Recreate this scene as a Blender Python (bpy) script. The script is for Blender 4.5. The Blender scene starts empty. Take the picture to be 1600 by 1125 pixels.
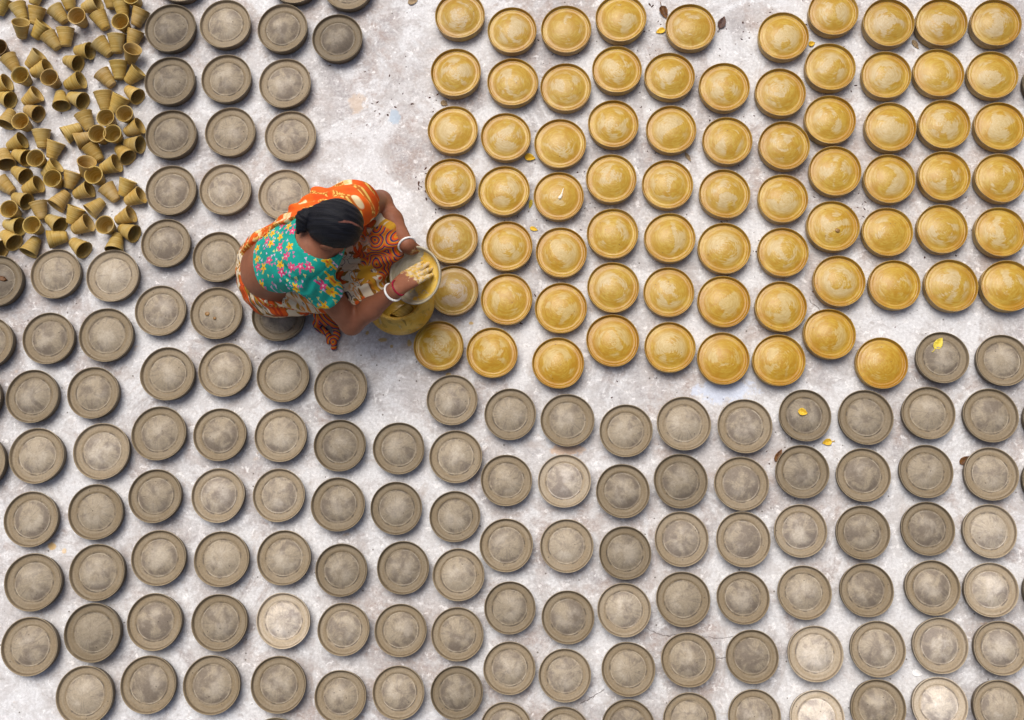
import bpy, bmesh, math, random
import numpy as np
from mathutils import Matrix, Vector, Quaternion

# ------------------------------------------------------------------ camera, sky, sun, exposure
SC = bpy.context.scene
COL = SC.collection
F_PX, H_CAM = 1700.0, 3.91            # focal length in photo pixels, camera height in metres
NADIR = (880.0, 880.0)                # photo pixel straight below the camera
_dn = np.array([NADIR[0]-800.0, -(NADIR[1]-562.5), -F_PX]); _dn /= np.linalg.norm(_dn)
_r3 = -_dn
_r1 = np.array([1.0, 0, 0]) - _dn[0]*_dn; _r1 /= np.linalg.norm(_r1)
_r2 = np.cross(_r3, _r1)
RC = np.array([_r1, _r2, _r3])        # camera axes -> world
CAMPOS = np.array([0.0, 0.0, H_CAM])

cam_d = bpy.data.cameras.new('camera')
cam = bpy.data.objects.new('camera', cam_d); COL.objects.link(cam)
cam_d.sensor_width = 36.0
cam_d.lens = 36.0*F_PX/1600.0
cam_d.clip_start, cam_d.clip_end = 0.05, 2000.0
cam.matrix_world = Matrix.Translation(Vector(CAMPOS)) @ Matrix([list(r) for r in RC]).to_4x4()
SC.camera = cam

SUN_EL, SUN_AZ = math.radians(64), math.radians(-20)     # azimuth from +y (image top) clockwise
w = bpy.data.worlds.new('World'); SC.world = w; w.use_nodes = True
wn = w.node_tree
sky = wn.nodes.new('ShaderNodeTexSky'); sky.sky_type = 'NISHITA'; sky.sun_disc = False
sky.sun_elevation = SUN_EL; sky.sun_rotation = SUN_AZ
sky.air_density = 0.8; sky.dust_density = 7.0; sky.ozone_density = 1.0
wn.nodes['Background'].inputs['Strength'].default_value = 0.08
wn.links.new(sky.outputs[0], wn.nodes['Background'].inputs['Color'])

sun_d = bpy.data.lights.new('sun', 'SUN'); sun_d.energy = 2.1; sun_d.angle = math.radians(42)
sun_d.color = (1.0, 0.965, 0.92)
sun = bpy.data.objects.new('sun', sun_d); COL.objects.link(sun)
_sd = Vector((math.sin(SUN_AZ)*math.cos(SUN_EL), math.cos(SUN_AZ)*math.cos(SUN_EL), math.sin(SUN_EL)))
sun.rotation_euler = _sd.to_track_quat('Z', 'Y').to_euler(); sun.location = (0, 0, 8)

SC.view_settings.view_transform = 'Standard'; SC.view_settings.look = 'None'
SC.view_settings.gamma = 1.0; SC.view_settings.use_curve_mapping = False
SC.view_settings.exposure = 0.42
SC.render.engine = 'CYCLES'
SC.cycles.use_denoising = True

# ------------------------------------------------------------------ helpers
def P(px, py, z=0.0):
    """A point of the yard: photo pixel -> metres at height z above the concrete."""
    d = RC @ np.array([(px-800.0)/F_PX, -(py-562.5)/F_PX, -1.0])
    t = (z-H_CAM)/d[2]
    return CAMPOS + t*d
def px_scale(p):
    """Photo pixels per metre at a point."""
    c = RC.T @ (np.asarray(p)-CAMPOS)
    return F_PX/(-c[2])

def tag(o, label=None, cat=None, group=None, kind=None):
    if label: o['label'] = label
    if cat: o['category'] = cat
    if group: o['group'] = group
    if kind: o['kind'] = kind
    return o
def link(name, me, parent=None, mat=None):
    o = bpy.data.objects.new(name, me); COL.objects.link(o)
    if mat is not None and me is not None and not me.materials: me.materials.append(mat)
    if parent: o.parent = parent
    return o
def mesh_from(name, v, f, mat=None, smooth=True):
    me = bpy.data.meshes.new(name)
    me.from_pydata([tuple(map(float, p)) for p in v], [], [tuple(map(int, q)) for q in f])
    if mat: me.materials.append(mat)
    if smooth: me.polygons.foreach_set('use_smooth', [True]*len(me.polygons))
    me.update(); return me

class NT:
    """Small builder for a node material."""
    def __init__(s, name, rough=0.8, spec=0.3):
        s.m = bpy.data.materials.new(name); s.m.use_nodes = True
        s.t = s.m.node_tree; s.b = s.t.nodes['Principled BSDF']
        s.b.inputs['Roughness'].default_value = rough
        s.b.inputs['Specular IOR Level'].default_value = spec
    def new(s, kind): return s.t.nodes.new(kind)
    def put(s, sock, v):
        if hasattr(v, 'is_output') : s.t.links.new(v, sock)
        elif v is not None:
            if hasattr(sock.default_value, '__len__') and hasattr(v, '__len__') and len(sock.default_value) == 4 and len(v) == 3: v = (*v, 1)
            sock.default_value = v
    def math(s, op, a, b=0.0, c=None, clamp=False):
        n = s.new('ShaderNodeMath'); n.operation = op; n.use_clamp = clamp
        s.put(n.inputs[0], a); s.put(n.inputs[1], b)
        if c is not None: s.put(n.inputs[2], c)
        return n.outputs[0]
    def vmath(s, op, a, b=(0, 0, 0), out=0):
        n = s.new('ShaderNodeVectorMath'); n.operation = op
        s.put(n.inputs[0], a)
        if op == 'SCALE': s.put(n.inputs['Scale'], b)
        else: s.put(n.inputs[1], b)
        return n.outputs['Value'] if op in ('LENGTH', 'DISTANCE', 'DOT_PRODUCT') else n.outputs[0]
    def mix(s, f, a, b, mode='MIX'):
        n = s.new('ShaderNodeMix'); n.data_type = 'RGBA'; n.blend_type = mode; n.clamp_factor = True
        s.put(n.inputs[0], f); s.put(n.inputs[6], a); s.put(n.inputs[7], b)
        return n.outputs[2]
    def noise(s, vec, scale, detail=3.0, rough=0.55, dist=0.0, out=0):
        n = s.new('ShaderNodeTexNoise'); s.put(n.inputs['Vector'], vec)
        n.inputs['Scale'].default_value = scale; n.inputs['Detail'].default_value = detail
        n.inputs['Roughness'].default_value = rough; n.inputs['Distortion'].default_value = dist
        return n.outputs[out]
    def vor(s, vec, scale, feature='F1', dims='3D', rnd=1.0):
        n = s.new('ShaderNodeTexVoronoi'); n.voronoi_dimensions = dims; n.feature = feature
        s.put(n.inputs['Vector'], vec); n.inputs['Scale'].default_value = scale
        n.inputs['Randomness'].default_value = rnd
        return n
    def step(s, x, lo, hi):
        n = s.new('ShaderNodeMapRange'); n.interpolation_type = 'SMOOTHSTEP'
        s.put(n.inputs[0], x); s.put(n.inputs[1], lo); s.put(n.inputs[2], hi)
        return n.outputs[0]
    def comb(s, x, y, z=0.0):
        n = s.new('ShaderNodeCombineXYZ')
        for i, v in enumerate((x, y, z)): s.put(n.inputs[i], v)
        return n.outputs[0]
    def sep(s, v):
        n = s.new('ShaderNodeSeparateXYZ'); s.put(n.inputs[0], v); return n.outputs
    def obj(s): return s.new('ShaderNodeTexCoord').outputs['Object']
    def attr(s, name):
        n = s.new('ShaderNodeAttribute'); n.attribute_name = name; return n.outputs['Vector']
    def info(s): return s.new('ShaderNodeObjectInfo').outputs
    def bump(s, h, strength=0.3, dist=0.002):
        n = s.new('ShaderNodeBump'); n.inputs['Strength'].default_value = strength
        n.inputs['Distance'].default_value = dist; s.put(n.inputs['Height'], h)
        s.t.links.new(n.outputs[0], s.b.inputs['Normal'])
    def done(s, col, rough=None):
        s.put(s.b.inputs['Base Color'], col)
        if rough is not None: s.put(s.b.inputs['Roughness'], rough)
        return s.m

# ------------------------------------------------------------------ materials
def mat_ground():
    n = NT('worn_concrete', 0.85, 0.25); v = n.obj()
    big = n.noise(v, .9, 3, 0.55, 0.4)
    col = n.mix(n.step(big, .38, .64), (.580, .575, .580), (.445, .440, .450))
    col = n.mix(n.math('MULTIPLY', n.step(n.noise(n.vmath('ADD', v, (5, 9, 1)), 3.1, 6, .65, .6), .42, .62), .7), col, (.49, .462, .455))
    # grey-lavender worn patches
    off = n.vmath('ADD', v, (13.1, 4.7, 2.2))
    wn2 = n.noise(off, 6.5, 10, 0.72, 0.6)
    col = n.mix(n.math('MULTIPLY', n.step(wn2, .48, .60), .70), col, (.335, .318, .325))
    # brown clay stains
    off2 = n.vmath('ADD', v, (-7.3, 21.7, 9.2))
    st = n.math('MULTIPLY', n.step(n.noise(off2, 2.3, 8, 0.7, 1.0), .44, .60), n.step(n.noise(off2, 20, 6, .75), .38, .58))
    col = n.mix(n.math('MULTIPLY', st, .72), col, (.36, .275, .235))
    # white limewash left in flaking patches with crisp edges
    wn1 = n.noise(v, 2.6, 12, 0.70, 0.9)
    col = n.mix(n.math('MULTIPLY', n.step(wn1, .455, .55), .85), col, (.690, .703, .722))
    wn3 = n.noise(n.vmath('ADD', v, (2.1, -6.2, 3.3)), 17, 9, .74, .4)
    col = n.mix(n.math('MULTIPLY', n.step(wn3, .55, .62), .5), col, (.81, .81, .82))
    # orange clay dabs
    off3 = n.vmath('ADD', v, (3.3, -11.7, 5.2))
    od = n.step(n.noise(off3, 9, 3, .6), .715, .76)
    col = n.mix(n.math('MULTIPLY', od, .45), col, (.60, .38, .18))
    # swept, scratchy streaks
    sc = n.new('ShaderNodeMapping'); n.put(sc.inputs[0], v); sc.inputs['Scale'].default_value = (9, 34, 1); sc.inputs['Rotation'].default_value = (0, 0, .5)
    stk = n.noise(sc.outputs[0], 2.2, 6, .7, .6)
    col = n.mix(n.math('MULTIPLY', n.step(stk, .53, .68), .4), col, (.78, .78, .78))
    # grain
    fine = n.noise(v, 95, 5, .75)
    col = n.mix(n.step(fine, .28, .74), n.mix(1.0, col, (.74, .73, .72), 'MULTIPLY'), n.mix(.18, col, (.85, .85, .85)))
    blot = n.noise(n.vmath('ADD', v, (8.8, 1.3, 7.7)), 11, 11, .76, .5)
    col = n.mix(n.math('MULTIPLY', n.step(blot, .50, .60), .45), col, (.42, .40, .39))
    blot2 = n.noise(n.vmath('ADD', v, (-3.8, 6.3, 1.7)), 8, 10, .78, .8)
    col = n.mix(n.math('MULTIPLY', n.step(blot2, .545, .64), .45), col, (.38, .325, .29))
    chip = n.noise(n.vmath('ADD', v, (1.8, -2.3, 4.7)), 30, 8, .7, .3)
    col = n.mix(n.math('MULTIPLY', n.step(chip, .58, .63), .55), col, (.84, .835, .835))
    mid = n.noise(off, 38, 6, .72)
    col = n.mix(n.math('MULTIPLY', n.step(mid, .56, .70), .55), col, (.29, .262, .245))
    # dirt specks
    vd = n.vor(v, 34); 
    sp = n.math('MULTIPLY', n.math('LESS_THAN', vd.outputs['Distance'], .11), n.math('GREATER_THAN', n.sep(vd.outputs['Color'])[0], .80))
    col = n.mix(n.math('MULTIPLY', sp, .8), col, (.10, .085, .07))
    # pale blue paint left near the slipped dishes, and a smaller trace further up
    def dab(c, rx, ry, thr, colr, amt, col):
        d = n.vmath('SUBTRACT', v, tuple(c)); s_ = n.sep(d)
        e = n.math('SQRT', n.math('ADD', n.math('POWER', n.math('DIVIDE', s_[0], rx), 2), n.math('POWER', n.math('DIVIDE', s_[1], ry), 2)))
        e = n.math('ADD', e, n.math('MULTIPLY', n.math('SUBTRACT', n.noise(v, 26, 6, .7), .5), 2.6))
        return n.mix(n.math('MULTIPLY', n.step(e, thr+.25, thr-.15), amt), col, colr)
    col = dab(P(1132, 610), .105, .045, .9, (.54, .63, .80), .55, col)
    col = dab(P(617, 183), .022, .035, .8, (.35, .45, .55), .7, col)
    col = dab(P(82, 853), .018, .014, .9, (.66, .42, .13), .8, col)
    col = dab(P(100, 860), .010, .010, .9, (.66, .45, .18), .6, col)
    col = dab(P(560, 160), .05, .05, .6, (.56, .44, .33), .6, col)
    col = dab(P(885, 703), .07, .02, .8, (.62, .38, .20), .55, col)
    for q_, rx_, ry_ in (((597, 531), .016, .010), ((640, 536), .010, .014), ((668, 506), .012, .010), ((612, 541), .006, .006), ((736, 505), .012, .008), ((700, 585), .010, .006), ((574, 520), .007, .009)):
        col = dab(P(*q_), rx_, ry_, .8, (.46, .30, .06), .75, col)
    # hairline cracks
    ck = None
    wob = n.math('MULTIPLY', n.math('SUBTRACT', n.noise(v, 16, 5, .65), .5), .05)
    for a, b in (((1010, 984), (1055, 994)), ((1055, 994), (1160, 998)), ((1110, 1030), (1210, 1024)), ((905, 1098), (945, 1078)), ((1262, 470), (1300, 500))):
        A, B = P(*a), P(*b); ab = B-A; L2 = float(ab@ab)
        d = n.vmath('SUBTRACT', v, tuple(A))
        t = n.math('DIVIDE', n.vmath('DOT_PRODUCT', d, tuple(ab)), L2, clamp=True)
        perp = np.array([-ab[1], ab[0], 0])/math.sqrt(L2)
        q = n.math('ABSOLUTE', n.math('ADD', n.vmath('DOT_PRODUCT', d, tuple(perp)), wob))
        inside = n.math('MULTIPLY', n.math('GREATER_THAN', t, .001), n.math('LESS_THAN', t, .999))
        c1 = n.math('MULTIPLY', n.step(q, .0022, .0008), inside)
        ck = c1 if ck is None else n.math('MAXIMUM', ck, c1)
    col = n.mix(n.math('MULTIPLY', ck, .7), col, (.13, .11, .10))
    h = n.math('ADD', n.math('MULTIPLY', wn1, .8), n.math('ADD', n.math('MULTIPLY', fine, .35), n.math('MULTIPLY', n.noise(v, 14, 8, .7), .9)))
    h = n.math('SUBTRACT', h, ck)
    n.bump(h, .55, .006)
    return n.done(col)

def polar(n, v):
    s = n.sep(v)
    r = n.math('SQRT', n.math('ADD', n.math('MULTIPLY', s[0], s[0]), n.math('MULTIPLY', s[1], s[1])))
    rr = n.math('MAXIMUM', r, .0005)
    return r, n.math('DIVIDE', s[0], rr), n.math('DIVIDE', s[1], rr), s

def mat_grey():
    n = NT('dry_grey_clay', 0.78, 0.22); v = n.obj(); inf = n.info()
    rnd = inf['Random']; tone = inf['Color']
    ro = n.vmath('SCALE', n.comb(rnd, n.math('MULTIPLY', rnd, 7.3), n.math('MULTIPLY', rnd, 3.1)), 37.0)
    vo = n.vmath('ADD', v, ro)
    r, cx, sy, s = polar(n, v)
    ringv = n.vmath('ADD', n.comb(n.math('MULTIPLY', r, 60), n.math('MULTIPLY', cx, .7), n.math('MULTIPLY', sy, .7)), ro)
    radv = n.vmath('ADD', n.comb(n.math('MULTIPLY', r, 14), n.math('MULTIPLY', cx, 4.5), n.math('MULTIPLY', sy, 4.5)), ro)
    ringn = n.noise(n.vmath('MULTIPLY', ringv, (.55, .35, .35)), 3.0, 2, .5)
    radn = n.noise(radv, 1.6, 4, .6)
    cl = n.noise(vo, 20, 5, .60, .6)
    centre = n.step(r, .069, .056)
    col = n.mix(centre, (.238, .190, .126), (.318, .266, .192))
    col = n.mix(n.math('MULTIPLY', n.step(ringn, .38, .62), n.math('SUBTRACT', .8, n.math('MULTIPLY', centre, .65))), col, (.205, .155, .092))
    # smoke-dark blotches in the middle, strongest along its edge
    edge = n.math('MULTIPLY', n.step(r, .034, .063), centre)
    bl = n.math('ADD', cl, n.math('MULTIPLY', edge, .05))
    col = n.mix(n.math('MULTIPLY', n.math('MULTIPLY', n.step(n.math('ADD', bl, n.math('MULTIPLY', n.math('SUBTRACT', n.math('FRACT', n.math('MULTIPLY', rnd, 17.3)), .5), .16)), .44, .68), centre), .84), col, (.155, .125, .098))
    col = n.mix(n.math('MULTIPLY', n.math('MULTIPLY', n.step(radn, .50, .66), centre), .50), col, (.17, .140, .11))
    # paler patches towards the top of the dome
    col = n.mix(n.math('MULTIPLY', n.math('MULTIPLY', n.step(n.noise(vo, 14, 4, .6), .44, .64), n.step(r, .062, .025)), .50), col, (.47, .415, .335))
    # broken dark line where the dome meets the ring, and marks on the ring
    line = n.math('MULTIPLY', n.step(n.math('ABSOLUTE', n.math('SUBTRACT', r, .0650)), .0042, .0008), n.step(n.noise(vo, 34, 3), .44, .62))
    col = n.mix(n.math('MULTIPLY', line, .85), col, (.10, .080, .060))
    lite = n.math('MULTIPLY', n.step(n.math('ABSOLUTE', n.math('SUBTRACT', r, .0622)), .0014, .0003), n.step(n.noise(vo, 21, 2), .45, .6))
    col = n.mix(n.math('MULTIPLY', lite, .5), col, (.52, .465, .37))
    spv = n.vor(vo, 70)
    spk = n.math('MULTIPLY', n.math('LESS_THAN', spv.outputs['Distance'], .16), n.math('GREATER_THAN', n.sep(spv.outputs['Color'])[0], .93))
    col = n.mix(n.math('MULTIPLY', spk, .75), col, (.08, .06, .045))
    # shade on the lower outer side, painted in as dark brown
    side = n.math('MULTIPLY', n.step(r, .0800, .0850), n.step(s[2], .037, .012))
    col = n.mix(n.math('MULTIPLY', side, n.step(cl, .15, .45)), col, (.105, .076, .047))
    rimw = n.math('MULTIPLY', n.step(s[2], .0400, .0440), n.step(r, .089, .0915))
    col = n.mix(n.math('MULTIPLY', rimw, .45), col, (.36, .290, .190))
    gro = n.math('MULTIPLY', n.step(n.math('ABSOLUTE', n.math('SUBTRACT', r, .0890)), .0036, .0006), n.step(n.noise(vo, 18, 3), .22, .46))  # inner shadow below the rim, painted all round
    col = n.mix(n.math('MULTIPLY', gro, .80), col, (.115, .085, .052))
    col = n.mix(1.0, col, tone, 'MULTIPLY')
    grain = n.noise(vo, 160, 3, .7)
    col = n.mix(n.step(grain, .3, .75), n.mix(1.0, col, (.86, .86, .85), 'MULTIPLY'), n.mix(1.0, col, (1.1, 1.1, 1.1), 'MULTIPLY'))
    h = n.math('ADD', n.math('MULTIPLY', ringn, n.math('SUBTRACT', .9, n.math('MULTIPLY', centre, .75))), n.math('ADD', n.math('MULTIPLY', grain, .12), n.math('MULTIPLY', cl, .5)))
    n.bump(h, .45, .0025)
    return n.done(col, n.math('ADD', .50, n.math('MULTIPLY', cl, .2)))

def mat_yellow(name='ochre_slip', coat=True):
    n = NT(name, 0.42, 0.4); v = n.obj(); inf = n.info()
    rnd = inf['Random']; tone = inf['Color']
    ro = n.vmath('SCALE', n.comb(rnd, n.math('MULTIPLY', rnd, 5.3), n.math('MULTIPLY', rnd, 2.7)), 41.0)
    vo = n.vmath('ADD', v, ro)
    r, cx, sy, s = polar(n, v)
    ringv = n.vmath('ADD', n.comb(n.math('MULTIPLY', r, 75), n.math('MULTIPLY', cx, .9), n.math('MULTIPLY', sy, .9)), ro)
    arcs = n.noise(ringv, 2.6, 5, .62, .3)
    # hand-swirled patches: noise on coordinates shifted off-centre, stretched round the wheel
    sw = n.noise(vo, 9.5, 1.2, .5, 1.7)
    m = n.math('ADD', sw, n.math('MULTIPLY', n.math('SUBTRACT', arcs, .5), .42))
    pale = n.math('MULTIPLY', n.step(m, .465, .565), n.step(r, .072, .046))
    body = n.mix(n.step(arcs, .36, .66), (.390, .226, .022), (.460, .312, .052))
    body = n.mix(n.math('MULTIPLY', n.step(n.noise(vo, 21, 3, .6, 1.0), .48, .68), .75), body, (.375, .200, .012))
    # thick wet slip towards the wall, with the wall's shade painted into it
    pool_shade = n.math('MULTIPLY', n.step(r, .052, .082), n.step(n.noise(vo, 11, 2), .40, .62))
    body = n.mix(n.math('MULTIPLY', pool_shade, .80), body, (.335, .165, .009))
    grv = n.step(n.math('ABSOLUTE', n.math('SUBTRACT', r, .0885)), .0028, .0008)  # shade in the groove painted as a dark ring
    body = n.mix(n.math('MULTIPLY', grv, .7), body, (.22, .105, .008))
    palec = n.mix(n.step(arcs, .40, .62), (.445, .335, .150), (.51, .41, .225))
    col = n.mix(n.math('MULTIPLY', pale, .80), body, palec)
    # thin wash over rim and side
    rim = n.step(r, .0922, .0930)
    rimc = n.mix(n.step(n.noise(vo, 30, 4, .65), .38, .66), (.34, .225, .085), (.42, .295, .130))
    col = n.mix(rim, col, rimc)
    spv = n.vor(vo, 62)
    spk = n.math('MULTIPLY', n.math('LESS_THAN', spv.outputs['Distance'], .13), n.math('GREATER_THAN', n.sep(spv.outputs['Color'])[0], .90))
    col = n.mix(n.math('MULTIPLY', spk, .8), col, (.16, .09, .03))
    col = n.mix(1.0, col, tone, 'MULTIPLY')
    h = n.math('ADD', arcs, n.math('MULTIPLY', pale, -.35))
    h = n.math('ADD', h, n.math('MULTIPLY', n.noise(vo, 130, 2), .12))
    n.bump(h, .45, .0022)
    rough = n.math('ADD', n.math('MULTIPLY', pale, .12), n.math('ADD', .31, n.math('MULTIPLY', rim, .3)))
    return n.done(col, rough)

def mat_cup():
    n = NT('ochre_cup_clay', 0.55, 0.3); v = n.obj(); inf = n.info()
    ro = n.vmath('SCALE', n.comb(inf['Random'], 1.7, n.math('MULTIPLY', inf['Random'], 4.1)), 29.0)
    vo = n.vmath('ADD', v, ro); s = n.sep(v)
    band = n.noise(n.vmath('ADD', n.comb(n.math('MULTIPLY', s[0], 5), n.math('MULTIPLY', s[1], 5), n.math('MULTIPLY', s[2], 150)), ro), 1.5, 4, .6)
    cl = n.noise(vo, 34, 4, .6, .6)
    col = n.mix(n.step(band, .35, .68), (.34, .222, .048), (.50, .365, .130))
    col = n.mix(n.math('MULTIPLY', n.step(cl, .46, .68), .65), col, (.41, .245, .045))
    col = n.mix(n.math('MULTIPLY', n.step(n.noise(vo, 15, 3), .52, .70), .5), col, (.48, .38, .19))
    spv = n.vor(vo, 120)
    spk = n.math('MULTIPLY', n.math('LESS_THAN', spv.outputs['Distance'], .15), n.math('GREATER_THAN', n.sep(spv.outputs['Color'])[0], .95))
    col = n.mix(n.math('MULTIPLY', spk, .8), col, (.12, .07, .03))
    col = n.mix(1.0, col, inf['Color'], 'MULTIPLY')
    n.bump(n.math('ADD', band, n.math('MULTIPLY', cl, .3)), .55, .002)
    return n.done(col, n.math('ADD', .42, n.math('MULTIPLY', cl, .2)))

def mat_simple(name, a, b, scale, rough=.6, spec=.3, bump=.3, dist=.002):
    n = NT(name, rough, spec); v = n.obj(); x = n.noise(v, scale, 5, .62, .4)
    n.bump(x, bump, dist)
    return n.done(n.mix(n.step(x, .36, .66), a, b))

def mat_skin(tips=None):
    n = NT('brown_skin', .50, .25); v = n.obj()
    a = n.noise(v, 9, 4, .6); b = n.noise(v, 120, 3, .6)
    col = n.mix(n.step(a, .35, .68), (.200, .072, .037), (.275, .108, .058))
    col = n.mix(n.math('MULTIPLY', n.step(b, .4, .7), .25), col, (.19, .070, .038))
    if tips:
        for c, rad, sp in tips:
            d = n.vmath('DISTANCE', v, tuple(c))
            e = n.math('ADD', n.math('DIVIDE', d, rad), n.math('MULTIPLY', n.math('SUBTRACT', n.noise(v, 65, 4, .6), .5), 1.5))
            yy = n.mix(n.step(n.noise(v, 90, 3), .42, .60), (.55, .36, .07), (.60, .50, .34))
            col = n.mix(n.math('MULTIPLY', n.step(e, 1.05, .88), sp), col, yy)
    n.b.inputs['Subsurface Weight'].default_value = .06
    n.b.inputs['Subsurface Radius'].default_value = (.01, .004, .002)
    n.bump(b, .12, .001)
    return n.done(col)

def flower(n, uv, scale, petals, rad, rnd=.85):
    """Petalled flower mask on 2D cells -> (mask, centre mask, random colour of the cell)."""
    vr = n.vor(uv, scale, dims='2D', rnd=rnd)
    d = n.vmath('SUBTRACT', n.vmath('SCALE', uv, scale), n.vmath('SCALE', vr.outputs['Position'], scale))
    s = n.sep(d); ang = n.math('ARCTAN2', s[1], s[0]); dist = n.vmath('LENGTH', n.comb(s[0], s[1], 0))
    rc = n.sep(vr.outputs['Color'])
    pet = n.math('COSINE', n.math('ADD', n.math('MULTIPLY', ang, petals), n.math('MULTIPLY', rc[0], 6.28)))
    rr = n.math('MULTIPLY', n.math('ADD', 1.0, n.math('MULTIPLY', pet, .38)), rad)
    e = n.math('SUBTRACT', dist, rr)
    return n.step(e, .03, -.02), n.step(dist, rad*.36, rad*.26), rc, pet, dist

def mat_blouse():
    n = NT('teal_floral_cotton', .75, .2); uv = n.attr('pat')
    wv = n.vmath('ADD', uv, n.vmath('SCALE', n.noise(uv, 30, 2, out=1), .006))
    col = n.mix(n.step(n.noise(uv, 14, 3), .35, .68), (.006, .255, .20), (.010, .36, .285))
    m3, c3, r3, p3, d3 = flower(n, n.vmath('ADD', wv, (.37, .11, 0)), 64, 3, .24)
    small = n.mix(n.math('GREATER_THAN', r3[1], .6), n.mix(n.math('GREATER_THAN', r3[1], .3), (.60, .55, .20), (.55, .40, .58)), (.55, .12, .30))
    col = n.mix(n.math('MULTIPLY', m3, n.math('GREATER_THAN', r3[2], .35)), col, small)
    m2, c2, r2, p2, d2 = flower(n, wv, 25, 5, .27, .75)
    kind = n.math('GREATER_THAN', r2[1], .52)
    petal = n.mix(kind, (.72, .42, .015), (.66, .05, .17))
    cen = n.mix(kind, (.60, .14, .02), (.78, .42, .45))
    f = n.mix(c2, petal, cen)
    col = n.mix(n.math('MULTIPLY', m2, n.math('GREATER_THAN', r2[2], .12)), col, f)
    n.bump(n.noise(uv, 260, 2), .25, .001)
    return n.done(col)

def mat_skirt():
    n = NT('cream_floral_sari_cotton', .78, .2); uv0 = n.attr('pat')
    uv = n.vmath('ADD', uv0, n.vmath('SCALE', n.noise(uv0, 16, 2, out=1), .020))
    col = n.mix(n.step(n.noise(uv0, 8, 3), .3, .7), (.62, .52, .36), (.70, .61, .45))
    # brown leaves, fine dark stipple, red and ochre flowers
    ml, cl, rl, pl, dl = flower(n, n.vmath('ADD', uv, (.031, .017, 0)), 11.5, 9, .40, .6)
    col = n.mix(n.math('MULTIPLY', ml, n.step(pl, -.25, .15)), col, n.mix(n.math('GREATER_THAN', rl[1], .5), (.27, .12, .015), (.36, .19, .02)))
    st = n.vor(uv0, 190, dims='2D')
    stm = n.math('MULTIPLY', n.math('LESS_THAN', st.outputs['Distance'], .26), n.step(n.noise(uv0, 17, 2), .54, .62))
    col = n.mix(n.math('MULTIPLY', stm, .9), col, (.05, .035, .045))
    mr, cr, r_, pr, dr = flower(n, n.vmath('ADD', uv, (.031, .017, 0)), 11.5, 6, .31, .6)
    red = n.mix(n.step(pr, -.3, .5), (.40, .040, .010), (.60, .095, .012))
    red = n.mix(n.math('GREATER_THAN', r_[2], .72), red, (.52, .27, .02))
    col = n.mix(mr, col, red)
    # dark blue-black outlines swirling between
    sw = n.noise(uv0, 11, 2, .5, 1.6)
    ln = n.step(n.math('ABSOLUTE', n.math('SUBTRACT', sw, .5)), .012, .004)
    col = n.mix(n.math('MULTIPLY', ln, n.math('MULTIPLY', n.math('SUBTRACT', 1.0, mr), .8)), col, (.025, .02, .045))
    b2 = n.step(n.math('ABSOLUTE', n.math('SUBTRACT', sw, .57)), .030, .018)
    col = n.mix(n.math('MULTIPLY', b2, n.math('MULTIPLY', n.math('SUBTRACT', 1.0, mr), n.step(n.noise(uv0, 6, 1), .48, .54))), col, (.55, .20, .02))
    # paisley border over the far knee: rings of orange, ochre and navy
    c = n.sep(uv0)
    msk = n.sep(n.attr('bord'))[0]
    vp = n.vor(uv0, 15, dims='2D', rnd=.8)
    ph = n.math('FRACT', n.math('MULTIPLY', vp.outputs['Distance'], 5.2))
    pc = n.mix(n.math('GREATER_THAN', ph, .30), (.030, .035, .10), n.mix(n.math('GREATER_THAN', ph, .62), (.50, .19, .015), (.56, .075, .010)))
    col = n.mix(msk, col, pc)
    wb = n.sep(n.attr('bord'))[1]
    tri = n.math('FRACT', n.math('MULTIPLY', n.math('ADD', c[0], c[1]), 75))
    bc_ = n.mix(n.step(wb, .80, .84), n.mix(n.step(tri, .35, .5), (.50, .27, .03), (.42, .06, .012)), n.mix(n.step(wb, .86, .88), (.60, .57, .55), (.05, .045, .09)))
    col = n.mix(n.step(wb, .42, .50), col, bc_)
    n.bump(n.noise(uv0, 240, 2), .25, .001)
    return n.done(col)

def mat_drape():
    n = NT('orange_gold_sari_cotton', .72, .22); uv = n.attr('pat'); s = n.sep(uv)
    wv = n.vmath('ADD', uv, n.vmath('SCALE', n.noise(uv, 20, 2, out=1), .012)); ws = n.sep(wv)
    orange = n.mix(n.step(n.noise(uv, 10, 3), .35, .68), (.56, .070, .006), (.70, .125, .010))
    band = n.math('FRACT', n.math('ADD', n.math('MULTIPLY', ws[1], 20), .2))
    gold = n.math('MULTIPLY', n.step(band, .40, .46), n.step(band, .86, .80))
    gap = n.step(n.noise(n.comb(n.math('MULTIPLY', ws[0], 18), n.math('FLOOR', n.math('MULTIPLY', ws[1], 20)), 0), 1, 1), .42, .48)
    vr = n.vor(uv, 105, dims='2D')
    fil = n.mix(n.step(vr.outputs['Distance'], .32, .44), (.68, .42, .10), (.42, .11, .012))
    col = n.mix(n.math('MULTIPLY', gold, gap), orange, fil)
    vb = n.vor(wv, 21, dims='2D'); rc = n.sep(vb.outputs['Color'])
    pm = n.math('MULTIPLY', n.step(vb.outputs['Distance'], .34, .26), n.math('GREATER_THAN', rc[0], .42))
    col = n.mix(pm, col, n.mix(n.step(n.noise(uv, 60, 3), .4, .6), (.66, .42, .16), (.74, .60, .36)))
    n.bump(n.noise(uv, 240, 2), .25, .001)
    return n.done(col)

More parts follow.
